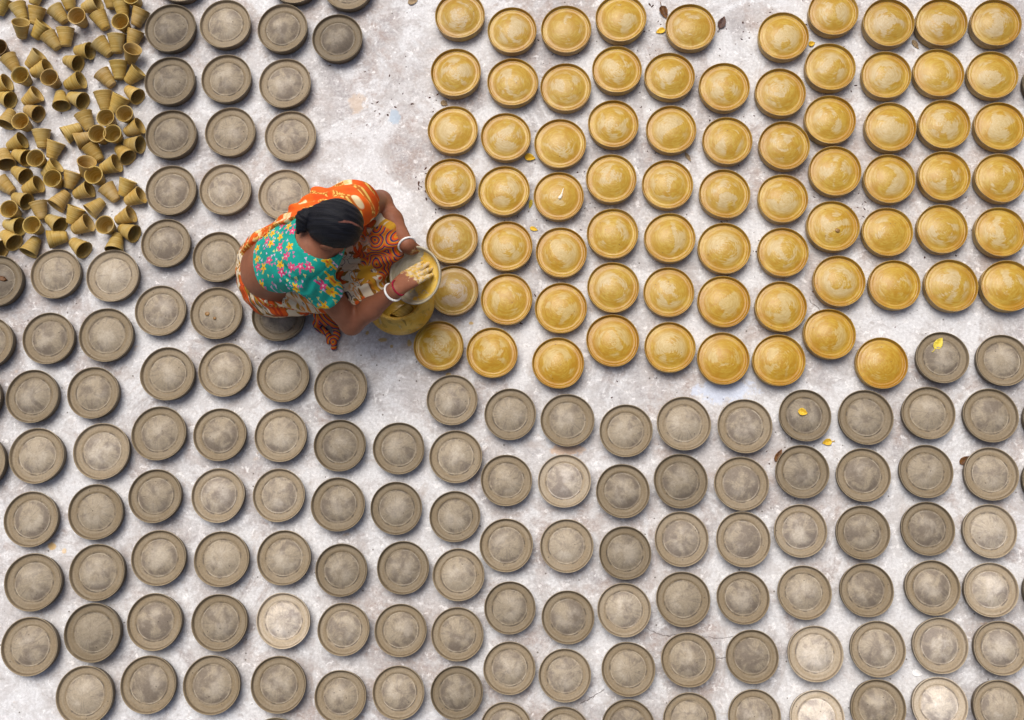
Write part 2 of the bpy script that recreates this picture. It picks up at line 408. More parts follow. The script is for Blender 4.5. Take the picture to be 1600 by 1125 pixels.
def mat_hair(part):
    n = NT('black_hair', .55, .18); v = n.obj()
    s = n.sep(n.attr('pat'))                    # combed coordinates: x along the strand, y across
    st = n.noise(n.comb(n.math('MULTIPLY', s[0], 14), n.math('MULTIPLY', s[1], 420), 0), 1.0, 6, .75)
    col = n.mix(n.step(st, .45, .70), (.0018, .0020, .0040), (.016, .018, .028))
    jit = n.math('MULTIPLY', n.math('SUBTRACT', n.noise(v, 90, 3), .5), .006)
    for a, b, wd in part:
        a = np.array(a); ab = np.array(b)-a; L2 = float(ab@ab)
        d = n.vmath('SUBTRACT', v, tuple(a))
        t = n.math('DIVIDE', n.vmath('DOT_PRODUCT', d, tuple(ab)), L2, clamp=True)
        q = n.vmath('LENGTH', n.vmath('SUBTRACT', d, n.vmath('SCALE', tuple(ab), t)))
        col = n.mix(n.math('MULTIPLY', n.step(n.math('ADD', q, jit), wd, wd*.3), .75), col, (.20, .075, .055))
    n.bump(st, .6, .003)
    return n.done(col, n.math('ADD', .44, n.math('MULTIPLY', st, .2)))

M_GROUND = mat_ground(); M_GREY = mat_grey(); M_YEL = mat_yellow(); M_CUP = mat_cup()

# ------------------------------------------------------------------ the yard floor
gm = mesh_from('ground', [(-200, -200, 0), (200, -200, 0), (200, 200, 0), (-200, 200, 0)], [(0, 1, 2, 3)], M_GROUND, False)
tag(link('ground', gm), 'worn whitewashed concrete yard floor with clay stains', kind='structure')

# ------------------------------------------------------------------ dishes
def lathe(name, prof, seg, mat, wob=0.0, seed=0, zwob=0.0):
    rg = random.Random(seed)
    ph = [(k, rg.uniform(0, 6.28), rg.uniform(.4, 1)/k) for k in (2, 3, 4, 5)]
    vs, fs = [], []
    n = len(prof)
    for i in range(seg):
        a = 2*math.pi*i/seg
        wv = sum(am*math.cos(k*a+p) for k, p, am in ph)
        zv = sum(am*math.cos(k*a+p*1.7+1) for k, p, am in ph)
        for (r, z) in prof:
            rr = r*(1+wob*wv*min(1, r/.05)); zz = z+zwob*zv*(r/.095)**2*(z/.037)
            vs.append((rr*math.cos(a), rr*math.sin(a), zz))
    for i in range(seg):
        j = (i+1) % seg
        for k in range(n-1): fs.append((i*n+k, j*n+k, j*n+k+1, i*n+k+1))
    me = mesh_from(name, vs, fs, mat)
    bm = bmesh.new(); bm.from_mesh(me)
    bmesh.ops.remove_doubles(bm, verts=bm.verts, dist=1e-5)
    bmesh.ops.recalc_face_normals(bm, faces=bm.faces)
    bm.to_mesh(me); bm.free()
    me.polygons.foreach_set('use_smooth', [True]*len(me.polygons))
    return me

PG = [(0, .0015), (.065, .001), (.0815, 0), (.0860, .002), (.0893, .009), (.0908, .018), (.0915, .027), (.0922, .0330), (.0938, .0370), (.0949, .0405),
      (.0950, .0432), (.0944, .0447), (.0936, .0450), (.0929, .0444), (.0921, .0424), (.0908, .0388), (.0890, .0360), (.0862, .0344), (.081, .0342), (.075, .0348), (.0705, .0348),
      (.0675, .0336), (.0655, .0320), (.0640, .0332), (.0626, .0344), (.0610, .0334), (.0592, .0340), (.0550, .0366), (.047, .0410), (.037, .0456), (.025, .0494), (.012, .0518), (.005, .0523), (0, .0524)]
PY = [(0, .0015), (.065, .001), (.0835, 0), (.0880, .002), (.0915, .009), (.0932, .018), (.0935, .0265), (.0924, .0310), (.0922, .0335), (.0936, .0375), (.0950, .0410), (.0950, .0435),
      (.0944, .0452), (.0936, .0456), (.0928, .0450), (.0920, .0424), (.0908, .0384), (.0893, .0354), (.0872, .0342), (.0845, .0344), (.0820, .0354),
      (.0795, .0358), (.0765, .0354), (.0730, .0358), (.067, .0380), (.059, .0412), (.049, .0450), (.038, .0484), (.025, .0512), (.012, .0527), (0, .0531)]
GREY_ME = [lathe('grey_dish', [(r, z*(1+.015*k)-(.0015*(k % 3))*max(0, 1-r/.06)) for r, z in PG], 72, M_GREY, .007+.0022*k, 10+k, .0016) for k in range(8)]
YEL_ME = [lathe('slipped_dish', [(r, z*(1+.012*k)) for r, z in PY], 72, M_YEL, .005+.0022*k, 30+k, .0014) for k in range(8)]

# photo pixel of the rim centre, rim width in pixels, tone (0 chalky .. 3 dark)
GREY = [(282,-34,80),(461,-32,80),(544,-22,80),(266,43.5,80,3),(352,37.6,81),(441.7,44.4,79),(527,59.3,79,3),(265.3,126.4,80,3),(353.6,122.7,80),(445,129.7,82,1.6),
 (267.3,210.4,81,2.6),(359.6,206,81),(453.6,212.4,82,1.7),(267,297,80,2.3),(352,296,83,1.3),(444,304,83,1.4),(258.4,379.5,79),(340.4,401.7,80),(250,485,82),(337.6,488.9,83),(435,493,83,2.8),
 (-5,439,82,3),(86.5,427.5,80),(175.6,430.6,84,1.5),(-20,535,82),(74.9,528.3,83),(165.6,523.4,86),(-40,622,84),(50,619.2,84,2.5),(145.4,613.8,82),(262,584.5,85,2.4),
 (247.5,677,86),(158,705,89,1.5),(57,712,87),(-33,722,86),(47.4,811.2,87),(148.7,800,87),(242,775,84),(340.5,774,84,1.5),(50.8,909.8,90,2.3),(151.3,894.4,89,2.2),(247.2,871.8,87),
 (346,873.5,87),(45.9,1010,90),(145.2,988.5,90,2.7),(241.6,971.8,88),(343,972.5,89),(132.2,1086.8,91),(231,1070,89),(330.6,1070.3,90),(351.5,578,84,1.5),(442,587.3,83),(532.3,606,84),
 (343,679,84,1.7),(438.4,680,83,1.6),(530.9,696,82,2.9),(623,700.5,82,2.2),(435.4,773.8,83,1.7),(528,788.2,84,2.6),(619,794,82,2.4),(443.7,871.5,86,1.6),(533.2,890.8,83,2.4),(629.7,887,82,2.4),
 (716.5,898,81),(442.3,969.9,86,.5),(536.7,983.2,82),(625.6,985,82,2.3),(714.5,991,82),(434.8,1069.8,87),(531.8,1088.4,82),(622.6,1081.9,82),(713.7,1082.4,82,2.5),(431,1166,86),
 (706.3,624.9,80),(712,713.5,83),(710.5,807,80,2.4),(797,647,82),(886.6,656.3,84),(978,673,83,2.3),(791.2,750.6,81),(881.7,751.5,83,1.1),(973,767.4,84,2.3),(1063.5,751.8,85,3),
 (791,851.9,83),(885.4,853,83,1.7),(976.7,864,82,2.9),(1064.9,842.2,85,1.7),(796.7,949.7,81,2.3),(887.4,964.5,82,2.2),(975,953,83,1.6),(1067.4,936.3,86),(796,1043.9,81),(882.5,1055.4,82,1.7),
 (981.8,1045.6,83,2.2),(1075.4,1030.8,84),(790.5,1138,80),(880.7,1146,82),(981.6,1136,83),(1077.6,1125,84,1.6),(1068.3,662,85),(1164,665.6,85,1.7),(1258,649,82,2.8),(1158.7,755.6,85,1.7),(1253.3,737,84,2.2),
 (1472.4,558.7,82,2.3),(1567.5,562.7,82,2.2),(1353,652,86,2.2),(1451,645.3,83,2.3),(1548.6,648.8,85),(1349.4,742,84),(1447.3,736.5,84),(1549,740.5,84,1.5),(1641,752,84),(1642,655,84),
 (1251,829.5,83,1.6),(1348.5,832,84,2.3),(1450.5,826,84,2.3),(1547,830,83,1.0),(1161,843,86,1.6),(1257,925.7,84,1.6),(1354,922,84),(1457,918.5,85),(1548.6,921.7,84,1.1),(1161,934,83),
 (1175.2,1026,83,2.4),(1273.8,1021.4,86,1.0),(1371.5,1014,87,1.3),(1469.7,1008.6,86,1.3),(1564,1012.6,84,1.3),(1179,1119.5,83),(1277,1122,86,-.3),(1372,1106,86,1.7),(1469,1102,86,.4),(1562.5,1106,84,1.4),
 (1642,925,84),(1639,130,80,3)]
# coat tone for the slipped ones: 1 normal, >1 brighter orange, <1 darker and greyer
YELLOW = [(718.4,24,78,.9),(800,46.7,77,.95),(884.5,45.3,80,.95),(970,29,79),(712.3,113.7,79),(801,128.3,80),(884,136,80),(964,109,78),(707.5,202.7,79),(790.2,213.4,79),(875.2,223.7,81),(958.2,193.7,79),
 (703.5,286,80),(787.5,298,81),(873,306,79,1.05),(955,279,79),(706.5,372.7,81,.85),(792.2,384.8,80),(876.8,394.3,81,1.05),(957,365,81),(708.5,454,80,.72),(791.6,467.5,82,1.05),(876.3,481,82,1.1),(958,448.8,81),
 (685.2,540.2,80,1.05),(768.8,551,81,1.1),(872,567.5,81,1.1),(957.3,532.2,83,1.1),(1079,42,78,.95),(1224,56.3,80),(1046,119.7,78),(1131.7,135.7,80),(1219.3,144.4,79),(1048.6,202.4,79),(1136.6,219.6,79),
 (1225.3,227.3,80),(1043,288,80),(1132,303,80),(1223,310,79),(1302,19,78),(1297,105,79),(1297,187,80),(1305,267,81),(1388,36,80,.9),(1471,35,80,.9),(1556,36,78,.9),(1384.4,117.3,78),(1467,113.3,79),(1551.3,116.3,79),
 (1391,198.7,80),(1475.3,194.7,80),(1562.5,197,79),(1389.7,279.5,80),(1475.6,275,81),(1563,278,80),(1046.5,371.7,80),(1131.5,388,82),(1223.4,394,80),(1045,456,80),(1131,471,83,1.1),(1220,479,81,1.05),
 (1046.5,542.7,80,1.05),(1130,560,82,1.1),(1217,563,82,1.1),(1301.4,353.4,82),(1311,439.2,82),(1296,522,81,1.1),(1378,567,82,1.1),(1387,362,79),(1472.4,357.4,80),(1563,362.5,80),(1397.8,445,80,1.05),(1486.2,446,83),(1574,447,82)]

GSPEC = {(435,493): 'grey clay dish half hidden under the floral sari skirt',
 (444,304): 'grey clay dish tucked behind the orange sari drape',
 (340.4,401.7): 'grey clay dish next to the bare lower back of the woman',
 (1472.4,558.7): 'grey clay dish with a yellow leaf lying on it',
 (1258,649): 'dark grey clay dish holding a small folded yellow leaf',
 (-5,439): 'grey clay dish holding a broken brown shard',
 (86.5,427.5): 'grey clay dish touching the lowest cups of the heap',
 (175.6,430.6): 'pale grey clay dish by the last cups of the heap',
 (442.3,969.9): 'pale sandy dish drier than the grey dishes round it',
 (1277,1122): 'chalk white bone-dry clay dish, the palest of all',
 (1469,1102): 'whitish dry clay dish beside a scrap of white paper',
 (1253.3,737): 'grey clay dish with a brown leaf pinched under its edge',
 (1549,740.5): 'pale grey clay dish with a small brown leaf against its side',
 (1378,567): None,
 (706.3,624.9): 'grey clay dish facing the two slipped dishes beside the pot',
 (1567.5,562.7): 'grey clay dish next to the one with the yellow leaf on it',
 (337.6,488.9): 'grey clay dish with two brown drops, near the sari skirt',
 (532.3,606): 'grey clay dish in front of the dangling red sari end'}
YSPEC = {(873,306): 'ochre slipped dish with a white splash of wet slip',
 (706.5,372.7): 'darker slipped dish next to the dish held by the woman',
 (708.5,454): 'dull greyish slipped dish touching the big slip pot',
 (685.2,540.2): 'ochre slipped dish leaning close to the foot of the slip pot',
 (768.8,551): 'ochre slipped dish beside the one at the foot of the pot',
 (1301.4,353.4): 'ochre slipped dish with one dark brown spot',
 (1378,567): 'ochre slipped dish next to the grey dish with the leaf',
 (1079,42): 'ochre slipped dish standing between two brown leaves',
 (790.2,213.4): 'ochre slipped dish with a yellow crumpled petal beside it',
 (1046,119.7): None}
MARKS_G = [((442, 970), 'next to the pale sandy dish'), ((1277, 1122), 'next to the chalk white dish'), ((1469, 1102), 'next to the whitish dish by the paper scrap'),
 ((1258, 649), 'next to the dark dish holding a folded leaf'), ((1472, 559), 'next to the dish with a yellow leaf on it'), ((1549, 740), 'next to the pale dish by a brown leaf'),
 ((435, 493), 'next to the dish half under the sari'), ((532, 606), 'next to the dish before the sari end'), ((82, 853), 'beside an orange clay dab on the concrete'),
 ((706, 625), 'next to the dish facing the slip pot'), ((1063, 752), 'next to a very dark brown dish'), ((881, 752), 'next to the light dish by an orange stain'), ((1050, 992), 'beside a hairline crack in the concrete'),
 ((-5, 439), 'next to the dish with the shard'), ((1130, 610), 'beside the pale blue paint')]
MARKS_Y = [((873, 306), 'next to the dish with a white splash'), ((1301, 353), 'next to the dish with one dark spot'), ((708, 454), 'next to the dull dish at the pot'), ((1079, 42), 'next to the dish between two brown leaves'),
 ((1130, 610), 'beside the pale blue paint'), ((1430, 70), 'beside a dry grey-tan leaf'), ((1075, 246), 'beside a narrow tan leaf'), ((828, 247), 'beside the crumpled yellow petal'), ((1268, 69), 'beside a tiny yellow leaf'), ((694, 162), 'beside a tan leaf scrap')]
def near_mark(marks, x, y):
    c = sorted((math.hypot(m[0][0]-x, m[0][1]-y), m[1]) for m in marks)
    far = c[0][1].replace('next to', 'one dish away from').replace('beside', 'one dish away from')
    return c[0][1] if c[0][0] < 118 else far if c[0][0] < 205 else None
def dish_color_grey(t):
    t = 2.0 if t is None else t
    v = np.interp(t, [-.5, 0, 1, 2, 3], [2.5, 2.2, 1.40, 1.0, .70])
    pale = np.interp(t, [-.5, .5, 2], [1.0, .6, 0.0])
    return (v*(1-.08*pale), v, v*(1+.20*pale), 1)
def put_dish(me, name, e, i, rg):
    x, y, wd = e[:3]
    c = P(x, y, .044); R = wd*.5/px_scale(c)*1.0
    o = link(name, me)
    s = R/.095
    o.scale = (s*rg.uniform(.988, 1.012), s*rg.uniform(.988, 1.012), rg.uniform(.95, 1.06))
    o.rotation_euler = (0, 0, rg.uniform(0, 6.28))
    o.location = (c[0], c[1], 0.0)
    return o
rg = random.Random(4)
dish_obj = {}
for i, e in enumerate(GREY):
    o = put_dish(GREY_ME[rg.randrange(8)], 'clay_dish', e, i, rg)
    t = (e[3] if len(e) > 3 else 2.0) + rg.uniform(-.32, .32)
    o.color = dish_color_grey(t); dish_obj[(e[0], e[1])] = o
    lab = GSPEC.get((e[0], e[1]))
    if lab: tag(o, lab, 'dish', 'grey clay dishes drying on the concrete')
    else:
        where = ('in the block beside the heap of cups' if e[0] < 480 and e[1] < 320 else 'between the sari skirt and the heap of cups' if e[1] < 560 and e[0] < 480
                 else 'bordering the slipped dishes' if e[0] > 740 and e[1] < 700 else 'in the wide field of drying dishes')
        nm = near_mark(MARKS_G, e[0], e[1])
        if nm: where = nm
        tn = 'pale' if t < 1.45 else 'dark' if t > 2.55 else 'dull'
        tag(o, f'{tn} grey clay dish {where}' if nm else f'{tn} grey unfired clay dish {where}', 'dish', f'{tn} grey dishes {where}')
for i, e in enumerate(YELLOW):
    o = put_dish(YEL_ME[rg.randrange(8)], 'slipped_dish', e, i, rg)
    t = e[3] if len(e) > 3 else 1.0 + rg.uniform(-.04, .04)
    gr = max(0, 1-t)
    dp = min(1, max(0, (t-1.02)/.06)); t = min(t, 1.0)
    o.color = (t*(1-.1*gr)*(1-.03*dp), t*(1-.08*dp), t*(1+1.6*gr)*(1-.3*dp), 1)
    t += .1*dp; dish_obj[(e[0], e[1])] = o
    lab = YSPEC.get((e[0], e[1]))
    if lab: tag(o, lab, 'dish', 'ochre slipped dishes')
    elif near_mark(MARKS_Y, e[0], e[1]):
        nm = near_mark(MARKS_Y, e[0], e[1]); tag(o, f'ochre slipped clay dish {nm}', 'dish', f'slipped dishes {nm}')
    elif t > 1.02: tag(o, 'bright ochre slipped dish in the rows bordering the grey dishes', 'dish', 'bright slipped dishes bordering the grey ones')
    elif t < .97: tag(o, 'brownish ochre slipped dish in the row farthest from the grey dishes', 'dish', 'slipped dishes in the far row')
    else: tag(o, 'ochre slipped dish with swirled wet coat amid the slipped rows', 'dish', 'slipped dishes in the middle rows')

# ------------------------------------------------------------------ small cups
CL, CR, CB = .069, .0348, .0184       # length, rim radius, base radius
pc = [(0, 0), (.012, 0), (CB-.001, .0004), (CB, .002)]
pc += [(CB+(CR-CB)*t+.0007*math.sin(t*19), CL*t) for t in (.12, .25, .38, .5, .62, .75, .87)]
pc += [(CR-.0004, CL-.003), (CR+.0004, CL-.0012), (CR-.0004, CL), (CR-.0022, CL), (CR-.0036, CL-.0018)]
pc += [(CB-.0032+(CR-CB)*t+.0007*math.sin(t*24), CL*t) for t in (.85, .7, .55, .4, .28, .18, .12)]
pc += [(.010, .0062), (0, .0058)]
CUP_ME = [lathe('clay_cup', pc, 40, M_CUP, .012+.004*k, 60+k, 0) for k in range(3)]

FA, FB = 5.356, 5.112
L_, S_, T_ = 'L', 'S', 'T'
CUPS_A = [(L_,25,10,0,105),(L_,150,50,200,160),(L_,315,65,300,180),(T_,185,195,185,300),(L_,350,215,285,310),(L_,385,270,480,390),(L_,550,245,555,385),(L_,460,75,545,180),(S_,640,130),
 (L_,565,-30,590,65),(L_,800,45,730,80),(L_,815,105,890,235),(S_,995,190),(L_,1025,35,1045,140),(L_,1170,80,1125,200),(L_,935,-45,950,45),(S_,1085,-20),(T_,1080,430,1075,500),(L_,1135,290,1110,395),
 (L_,980,285,985,425),(L_,825,350,930,465),(L_,755,420,660,420),(L_,655,535,550,505),(L_,665,675,575,715),(L_,850,610,945,720),(L_,1015,515,1025,645),(L_,1150,600,1080,680),(L_,1145,810,1070,755),
 (L_,865,795,885,900),(L_,1010,830,970,920),(S_,880,980),(S_,1038,950),(L_,1150,1060,1070,1105),(L_,700,960,755,1080),(L_,695,850,590,810),(L_,515,880,508,785),(L_,75,490,135,580),(L_,320,470,255,545),
 (S_,165,625),(L_,380,575,300,610),(S_,410,645),(L_,40,700,-30,740),(L_,85,840,-10,810),(L_,300,800,225,860),(L_,310,945,235,915),(S_,165,1010),(L_,50,1030,95,945),(L_,330,-30,320,40)]
CUPS_B = [(L_,335,80,345,205),(L_,170,155,85,200),(L_,440,180,405,295),(S_,298,290),(L_,205,290,130,262),(L_,65,345,45,250),(L_,435,350,360,415),(S_,467,470),(L_,190,430,115,385),(L_,300,505,210,545),
 (L_,5,480,105,565),(L_,230,640,140,605),(L_,315,660,345,770),(L_,462,640,525,575),(S_,68,700),(L_,150,835,65,820),(S_,250,825),(L_,460,825,380,775),(L_,415,930,520,915),(L_,110,965,40,905),
 (L_,235,1035,290,950),(L_,5,1015,-75,1000),(L_,600,700,555,815),(L_,695,815,610,860),(L_,730,710,810,650),(S_,850,825),(L_,1035,750,945,795),(L_,1060,900,970,865),(L_,915,1000,940,915),
 (L_,670,1025,590,965),(L_,550,125,650,75),(L_,640,168,735,140),(L_,665,225,735,320),(T_,658,340,665,400),(S_,768,95),(S_,913,115),(L_,1095,185,1000,180),(L_,995,285,930,220),(L_,925,350,850,385),
 (S_,775,430),(L_,815,465,905,580),(L_,630,395,595,515),(L_,720,525,630,565),(L_,1005,480,965,595),(L_,1115,590,1025,635)]
cups = [(k, *[(v/FA) for v in q]) for k, *q in CUPS_A]
cups += [(k, *[(v/FB + (190 if j % 2 else 0)) for j, v in enumerate(q)]) for k, *q in CUPS_B]
rg = random.Random(9)
phi = math.atan((CR-CB)/CL)
plan = []                                   # kind, xy of mid-point, azimuth
for k, *q in cups:
    if k == S_:
        c = P(q[0], q[1], CL); plan.append([k, np.array([c[0], c[1]]), rg.uniform(0, 6.28)])
    else:
        e = phi if k == L_ else math.radians(52)
        m = P(q[0], q[1], .031 if k == L_ else .055); b = P(q[2], q[3], .0166)
        mid = (m+b)/2; plan.append([k, mid[:2].copy(), math.atan2(m[1]-b[1], m[0]-b[0])])
# nudge neighbours apart so that clay does not run through clay
def discs(p):
    k, c, a = p
    u = np.array([math.cos(a), math.sin(a)])
    if k == S_: return [(c, .0290)]
    if k == T_: return [(c+u*.012, .0300), (c-u*.012, .022)]
    return [(c+u*.025, .0265), (c, .0232), (c-u*.024, .0175)]
for it in range(60):
    for i in range(len(plan)):
        for j in range(i+1, len(plan)):
            if np.abs(plan[i][1]-plan[j][1]).max() > .1: continue
            push = np.zeros(2)
            for c1, r1 in discs(plan[i]):
                for c2, r2 in discs(plan[j]):
                    d = c1-c2; L = math.hypot(*d)+1e-9; ov = (r1+r2)-L
                    if ov > 0 and ov*L > 0: 
                        pv = d/L*ov
                        if math.hypot(*pv) > math.hypot(*push): push = pv
            plan[i][1] = plan[i][1]+push*.28; plan[j][1] = plan[j][1]-push*.28
def quat_axis(az, el, roll):
    a = Vector((math.cos(az)*math.cos(el), math.sin(az)*math.cos(el), math.sin(el)))
    return a.to_track_quat('Z', 'Y') @ Quaternion((0, 0, 1), roll), a
def place_cup(kind, c, az, seed):
    rr = random.Random(seed)
    o = link('clay_cup', CUP_ME[rr.randrange(3)]); o.rotation_mode = 'QUATERNION'
    t = rr.uniform(.86, 1.08); o.color = (t, t*rr.uniform(.96, 1.02), t*rr.uniform(.85, 1.1), 1)
    s = rr.uniform(.96, 1.04); o.scale = (s, s, s)
    if kind == S_:
        o.rotation_quaternion = Quaternion((0, 0, 1), rr.uniform(0, 6.28)); o.location = (c[0], c[1], 0)
        tag(o, 'small ochre clay cup standing upright in the heap of cups', 'cup', 'upright cups in the heap')
    else:
        el = phi if kind == L_ else math.radians(52)
        q, a = quat_axis(az, el, rr.uniform(0, 6.28)); o.rotation_quaternion = q
        hl = CL*.5*math.cos(el)*s
        z = CB*math.cos(el)*s + (.0006 if kind == L_ else 0)
        o.location = (c[0]-math.cos(az)*hl, c[1]-math.sin(az)*hl, z)
        if kind == L_:
            ca = math.cos(az); far = c[0] > P(175, 200)[0]
            way = 'mouth towards' if ca > .55 else 'foot towards' if ca < -.35 else 'lying crosswise to'
            wh = 'close beside' if far else 'away from'
            lab = {'mouth towards': f'toppled ochre clay cup {wh} the grey dishes, mouth turned to them', 'foot towards': f'toppled ochre clay cup {wh} the grey dishes, foot turned to them',
                   'lying crosswise to': f'toppled ochre clay cup {wh} the grey dishes, lying crosswise to them'}[way]
            tag(o, lab, 'cup', lab.replace('toppled ochre clay cup', 'toppled cups'))
        else: tag(o, 'small ochre clay cup propped at a slant against its neighbours', 'cup', 'slanting cups in the heap')
    return o
for i, (k, c, az) in enumerate(plan): place_cup(k, c, az, 100+i)
o = place_cup(S_, P(-3, 73, CL)[:2], 0, 77); o.color = (.42, .36, .42, 1)
tag(o, 'dark brown clay cup at the edge of the heap', 'cup', 'upright cups in the heap')

# ------------------------------------------------------------------ signed-distance modelling (body and clothes)
class Field:
    def __init__(s, lo, hi, h):
        s.lo = np.array(lo, float); s.h = h
        s.n = np.ceil((np.array(hi)-s.lo)/h).astype(int)+1
        s.F = np.full(s.n, .5, np.float32)
        s.ax = [(s.lo[i]+h*np.arange(s.n[i])).astype(np.float32) for i in range(3)]
    def box(s, lo, hi):
        a = np.maximum(0, np.floor((np.array(lo)-s.lo)/s.h).astype(int)); b = np.minimum(s.n, np.ceil((np.array(hi)-s.lo)/s.h).astype(int)+1)
        sl = tuple(slice(a[i], max(a[i], b[i])) for i in range(3))
        g = np.meshgrid(s.ax[0][sl[0]], s.ax[1][sl[1]], s.ax[2][sl[2]], indexing='ij', sparse=True)
        return sl, g
    def add(s, sl, d, k):
        f = s.F[sl]
        if k > 0:
            hh = np.clip(.5+.5*(f-d)/k, 0, 1); s.F[sl] = f*(1-hh)+d*hh-k*hh*(1-hh)
        else: s.F[sl] = np.minimum(f, d)
    def cap(s, a, b, ra, rb, k=.02):
        a = np.array(a, float); b = np.array(b, float); R = max(ra, rb)+.05
        sl, (X, Y, Z) = s.box(np.minimum(a, b)-R, np.maximum(a, b)+R)
        ab = b-a; L2 = ab@ab+1e-12
        t = np.clip(((X-a[0])*ab[0]+(Y-a[1])*ab[1]+(Z-a[2])*ab[2])/L2, 0, 1)
        d = np.sqrt((X-a[0]-t*ab[0])**2+(Y-a[1]-t*ab[1])**2+(Z-a[2]-t*ab[2])**2)-(ra+(rb-ra)*t)
        s.add(sl, d.astype(np.float32), k)
    def ell(s, c, rad, R=np.eye(3), k=.02):
        c = np.array(c, float); rad = np.array(rad, float); m = rad.max()+.05
        sl, (X, Y, Z) = s.box(c-m, c+m)
        x, y, z = X-c[0], Y-c[1], Z-c[2]
        q = [R[0, i]*x+R[1, i]*y+R[2, i]*z for i in range(3)]
        k0 = np.sqrt(sum((q[i]/rad[i])**2 for i in range(3)))+1e-6
        k1 = np.sqrt(sum((q[i]/rad[i]**2)**2 for i in range(3)))+1e-6
        s.add(sl, (k0*(k0-1)/k1).astype(np.float32), k)
    def mesh(s):
        F = s.F; S = F < 0
        m = S[:-1, :-1, :-1].astype(np.int8)
        acc = np.zeros(m.shape, np.int8)
        offs = [(i, j, k) for i in (0, 1) for j in (0, 1) for k in (0, 1)]
        nx, ny, nz = F.shape
        for i, j, k in offs: acc += S[i:nx-1+i, j:ny-1+j, k:nz-1+k]
        idx = np.argwhere((acc > 0) & (acc < 8))
        cid = np.full(m.shape, -1, np.int64); cid[tuple(idx.T)] = np.arange(len(idx))
        val = {o_: F[idx[:, 0]+o_[0], idx[:, 1]+o_[1], idx[:, 2]+o_[2]] for o_ in offs}
        pos = np.zeros((len(idx), 3)); cnt = np.zeros(len(idx))
        for o1 in offs:
            for axx in range(3):
                if o1[axx]: continue
                o2 = tuple(1 if q == axx else o1[q] for q in range(3))
                f0, f1 = val[o1], val[o2]; cr = (f0 < 0) != (f1 < 0)
                t = np.where(cr, f0/np.where(cr, f0-f1, 1), 0)
                for q in range(3): pos[:, q] += np.where(cr, o1[q]+(t if q == axx else 0), 0)
                cnt += cr
        vs = s.lo+(idx+pos/cnt[:, None])*s.h
        faces = []
        for axx in range(3):
            u, v = (axx+1) % 3, (axx+2) % 3
            a = [slice(None)]*3; b = [slice(None)]*3; a[axx] = slice(0, -1); b[axx] = slice(1, None)
            e = np.argwhere(S[tuple(a)] != S[tuple(b)])
            e = e[(e[:, u] > 0) & (e[:, v] > 0) & (e[:, u] < F.shape[u]-1) & (e[:, v] < F.shape[v]-1)]
            ins = S[tuple(e.T)]
            def cc(du, dv):
                q = e.copy(); q[:, u] += du; q[:, v] += dv; return cid[tuple(q.T)]
            q4 = np.stack([cc(-1, -1), cc(0, -1), cc(0, 0), cc(-1, 0)], 1)
            q4[~ins] = q4[~ins][:, ::-1]
            faces.append(q4)
        return vs, np.concatenate(faces)
def np_mesh(name, vs, fs, mat, attrs=None):
    me = bpy.data.meshes.new(name)
    me.vertices.add(len(vs)); me.vertices.foreach_set('co', np.asarray(vs, np.float32).ravel())
    me.loops.add(fs.size); me.loops.foreach_set('vertex_index', fs.astype(np.int32).ravel())
    me.polygons.add(len(fs)); me.polygons.foreach_set('loop_start', np.arange(0, fs.size, 4, dtype=np.int32))
    me.polygons.foreach_set('use_smooth', np.ones(len(fs), bool))
    me.update(calc_edges=True); me.validate()
    me.materials.append(mat)
    for k, a in (attrs or {}).items():
        at = me.attributes.new(k, 'FLOAT_VECTOR', 'POINT'); at.data.foreach_set('vector', np.asarray(a, np.float32).ravel())
    return me
def wavy(X, Y, Z, f, seed, n=5):
    r_ = np.random.RandomState(seed); out = 0
    for i in range(n):
        d = r_.normal(size=3); d /= np.linalg.norm(d); out = out+np.sin((X*d[0]+Y*d[1]+Z*d[2])*f*r_.uniform(.6, 1.5)+r_.uniform(0, 6.28))
    return out/n
def unit(v): v = np.asarray(v, float); return v/np.linalg.norm(v)
def frame(f, up):
    """columns: forward, left, up"""
    f = unit(f); l = unit(np.cross(up, f)); return np.stack([f, l, np.cross(f, l)], 1)

# ------------------------------------------------------------------ the woman: joints (photo pixel, height)
HIP = P(428, 428, .15); WST = P(424, 412, .29); CHE = P(468, 390, .44); UPB = P(492, 378, .52); NEC = P(512, 368, .565)
HED = P(525, 351, .625)
LSH = P(556, 318, .495); LEL = P(594, 316, .25); LWR = P(635, 381, .355)
RSH = P(488, 431, .475); REL = P(549, 505, .25); RWR = P(617, 454, .395)
LHJ = P(455, 398, .16); RHJ = P(452, 450, .16)
LKN = P(597, 380, .32); RKN = P(563, 456, .25)
LAN = P(570, 408, .06); RAN = P(545, 460, .06)
LTO = P(600, 405, .025); RTO = P(580, 455, .025)
UP = np.array([0, 0, 1.0])
facing = unit(P(572, 362, .5)-P(490, 345, .5))          # horizontal way the head looks
facing[2] = 0; facing = unit(facing)
hpitch = math.radians(48)
hf = facing*math.cos(hpitch)-UP*math.sin(hpitch)         # gaze, bent down
HR = frame(hf, facing*math.sin(hpitch)+UP*math.cos(hpitch))
def hp(f, l, u): return HED+HR@np.array([f, l, u])

BOWL_C = P(648, 430, .325); BN = unit([-.37, -.20, .90])
def bowl_pt(x, y, n):                                    # point in the held dish: along its own axes
    bx = unit(np.array([1, 0, 0])-BN[0]*BN); by = np.cross(BN, bx)
    return BOWL_C+bx*x+by*y+BN*n

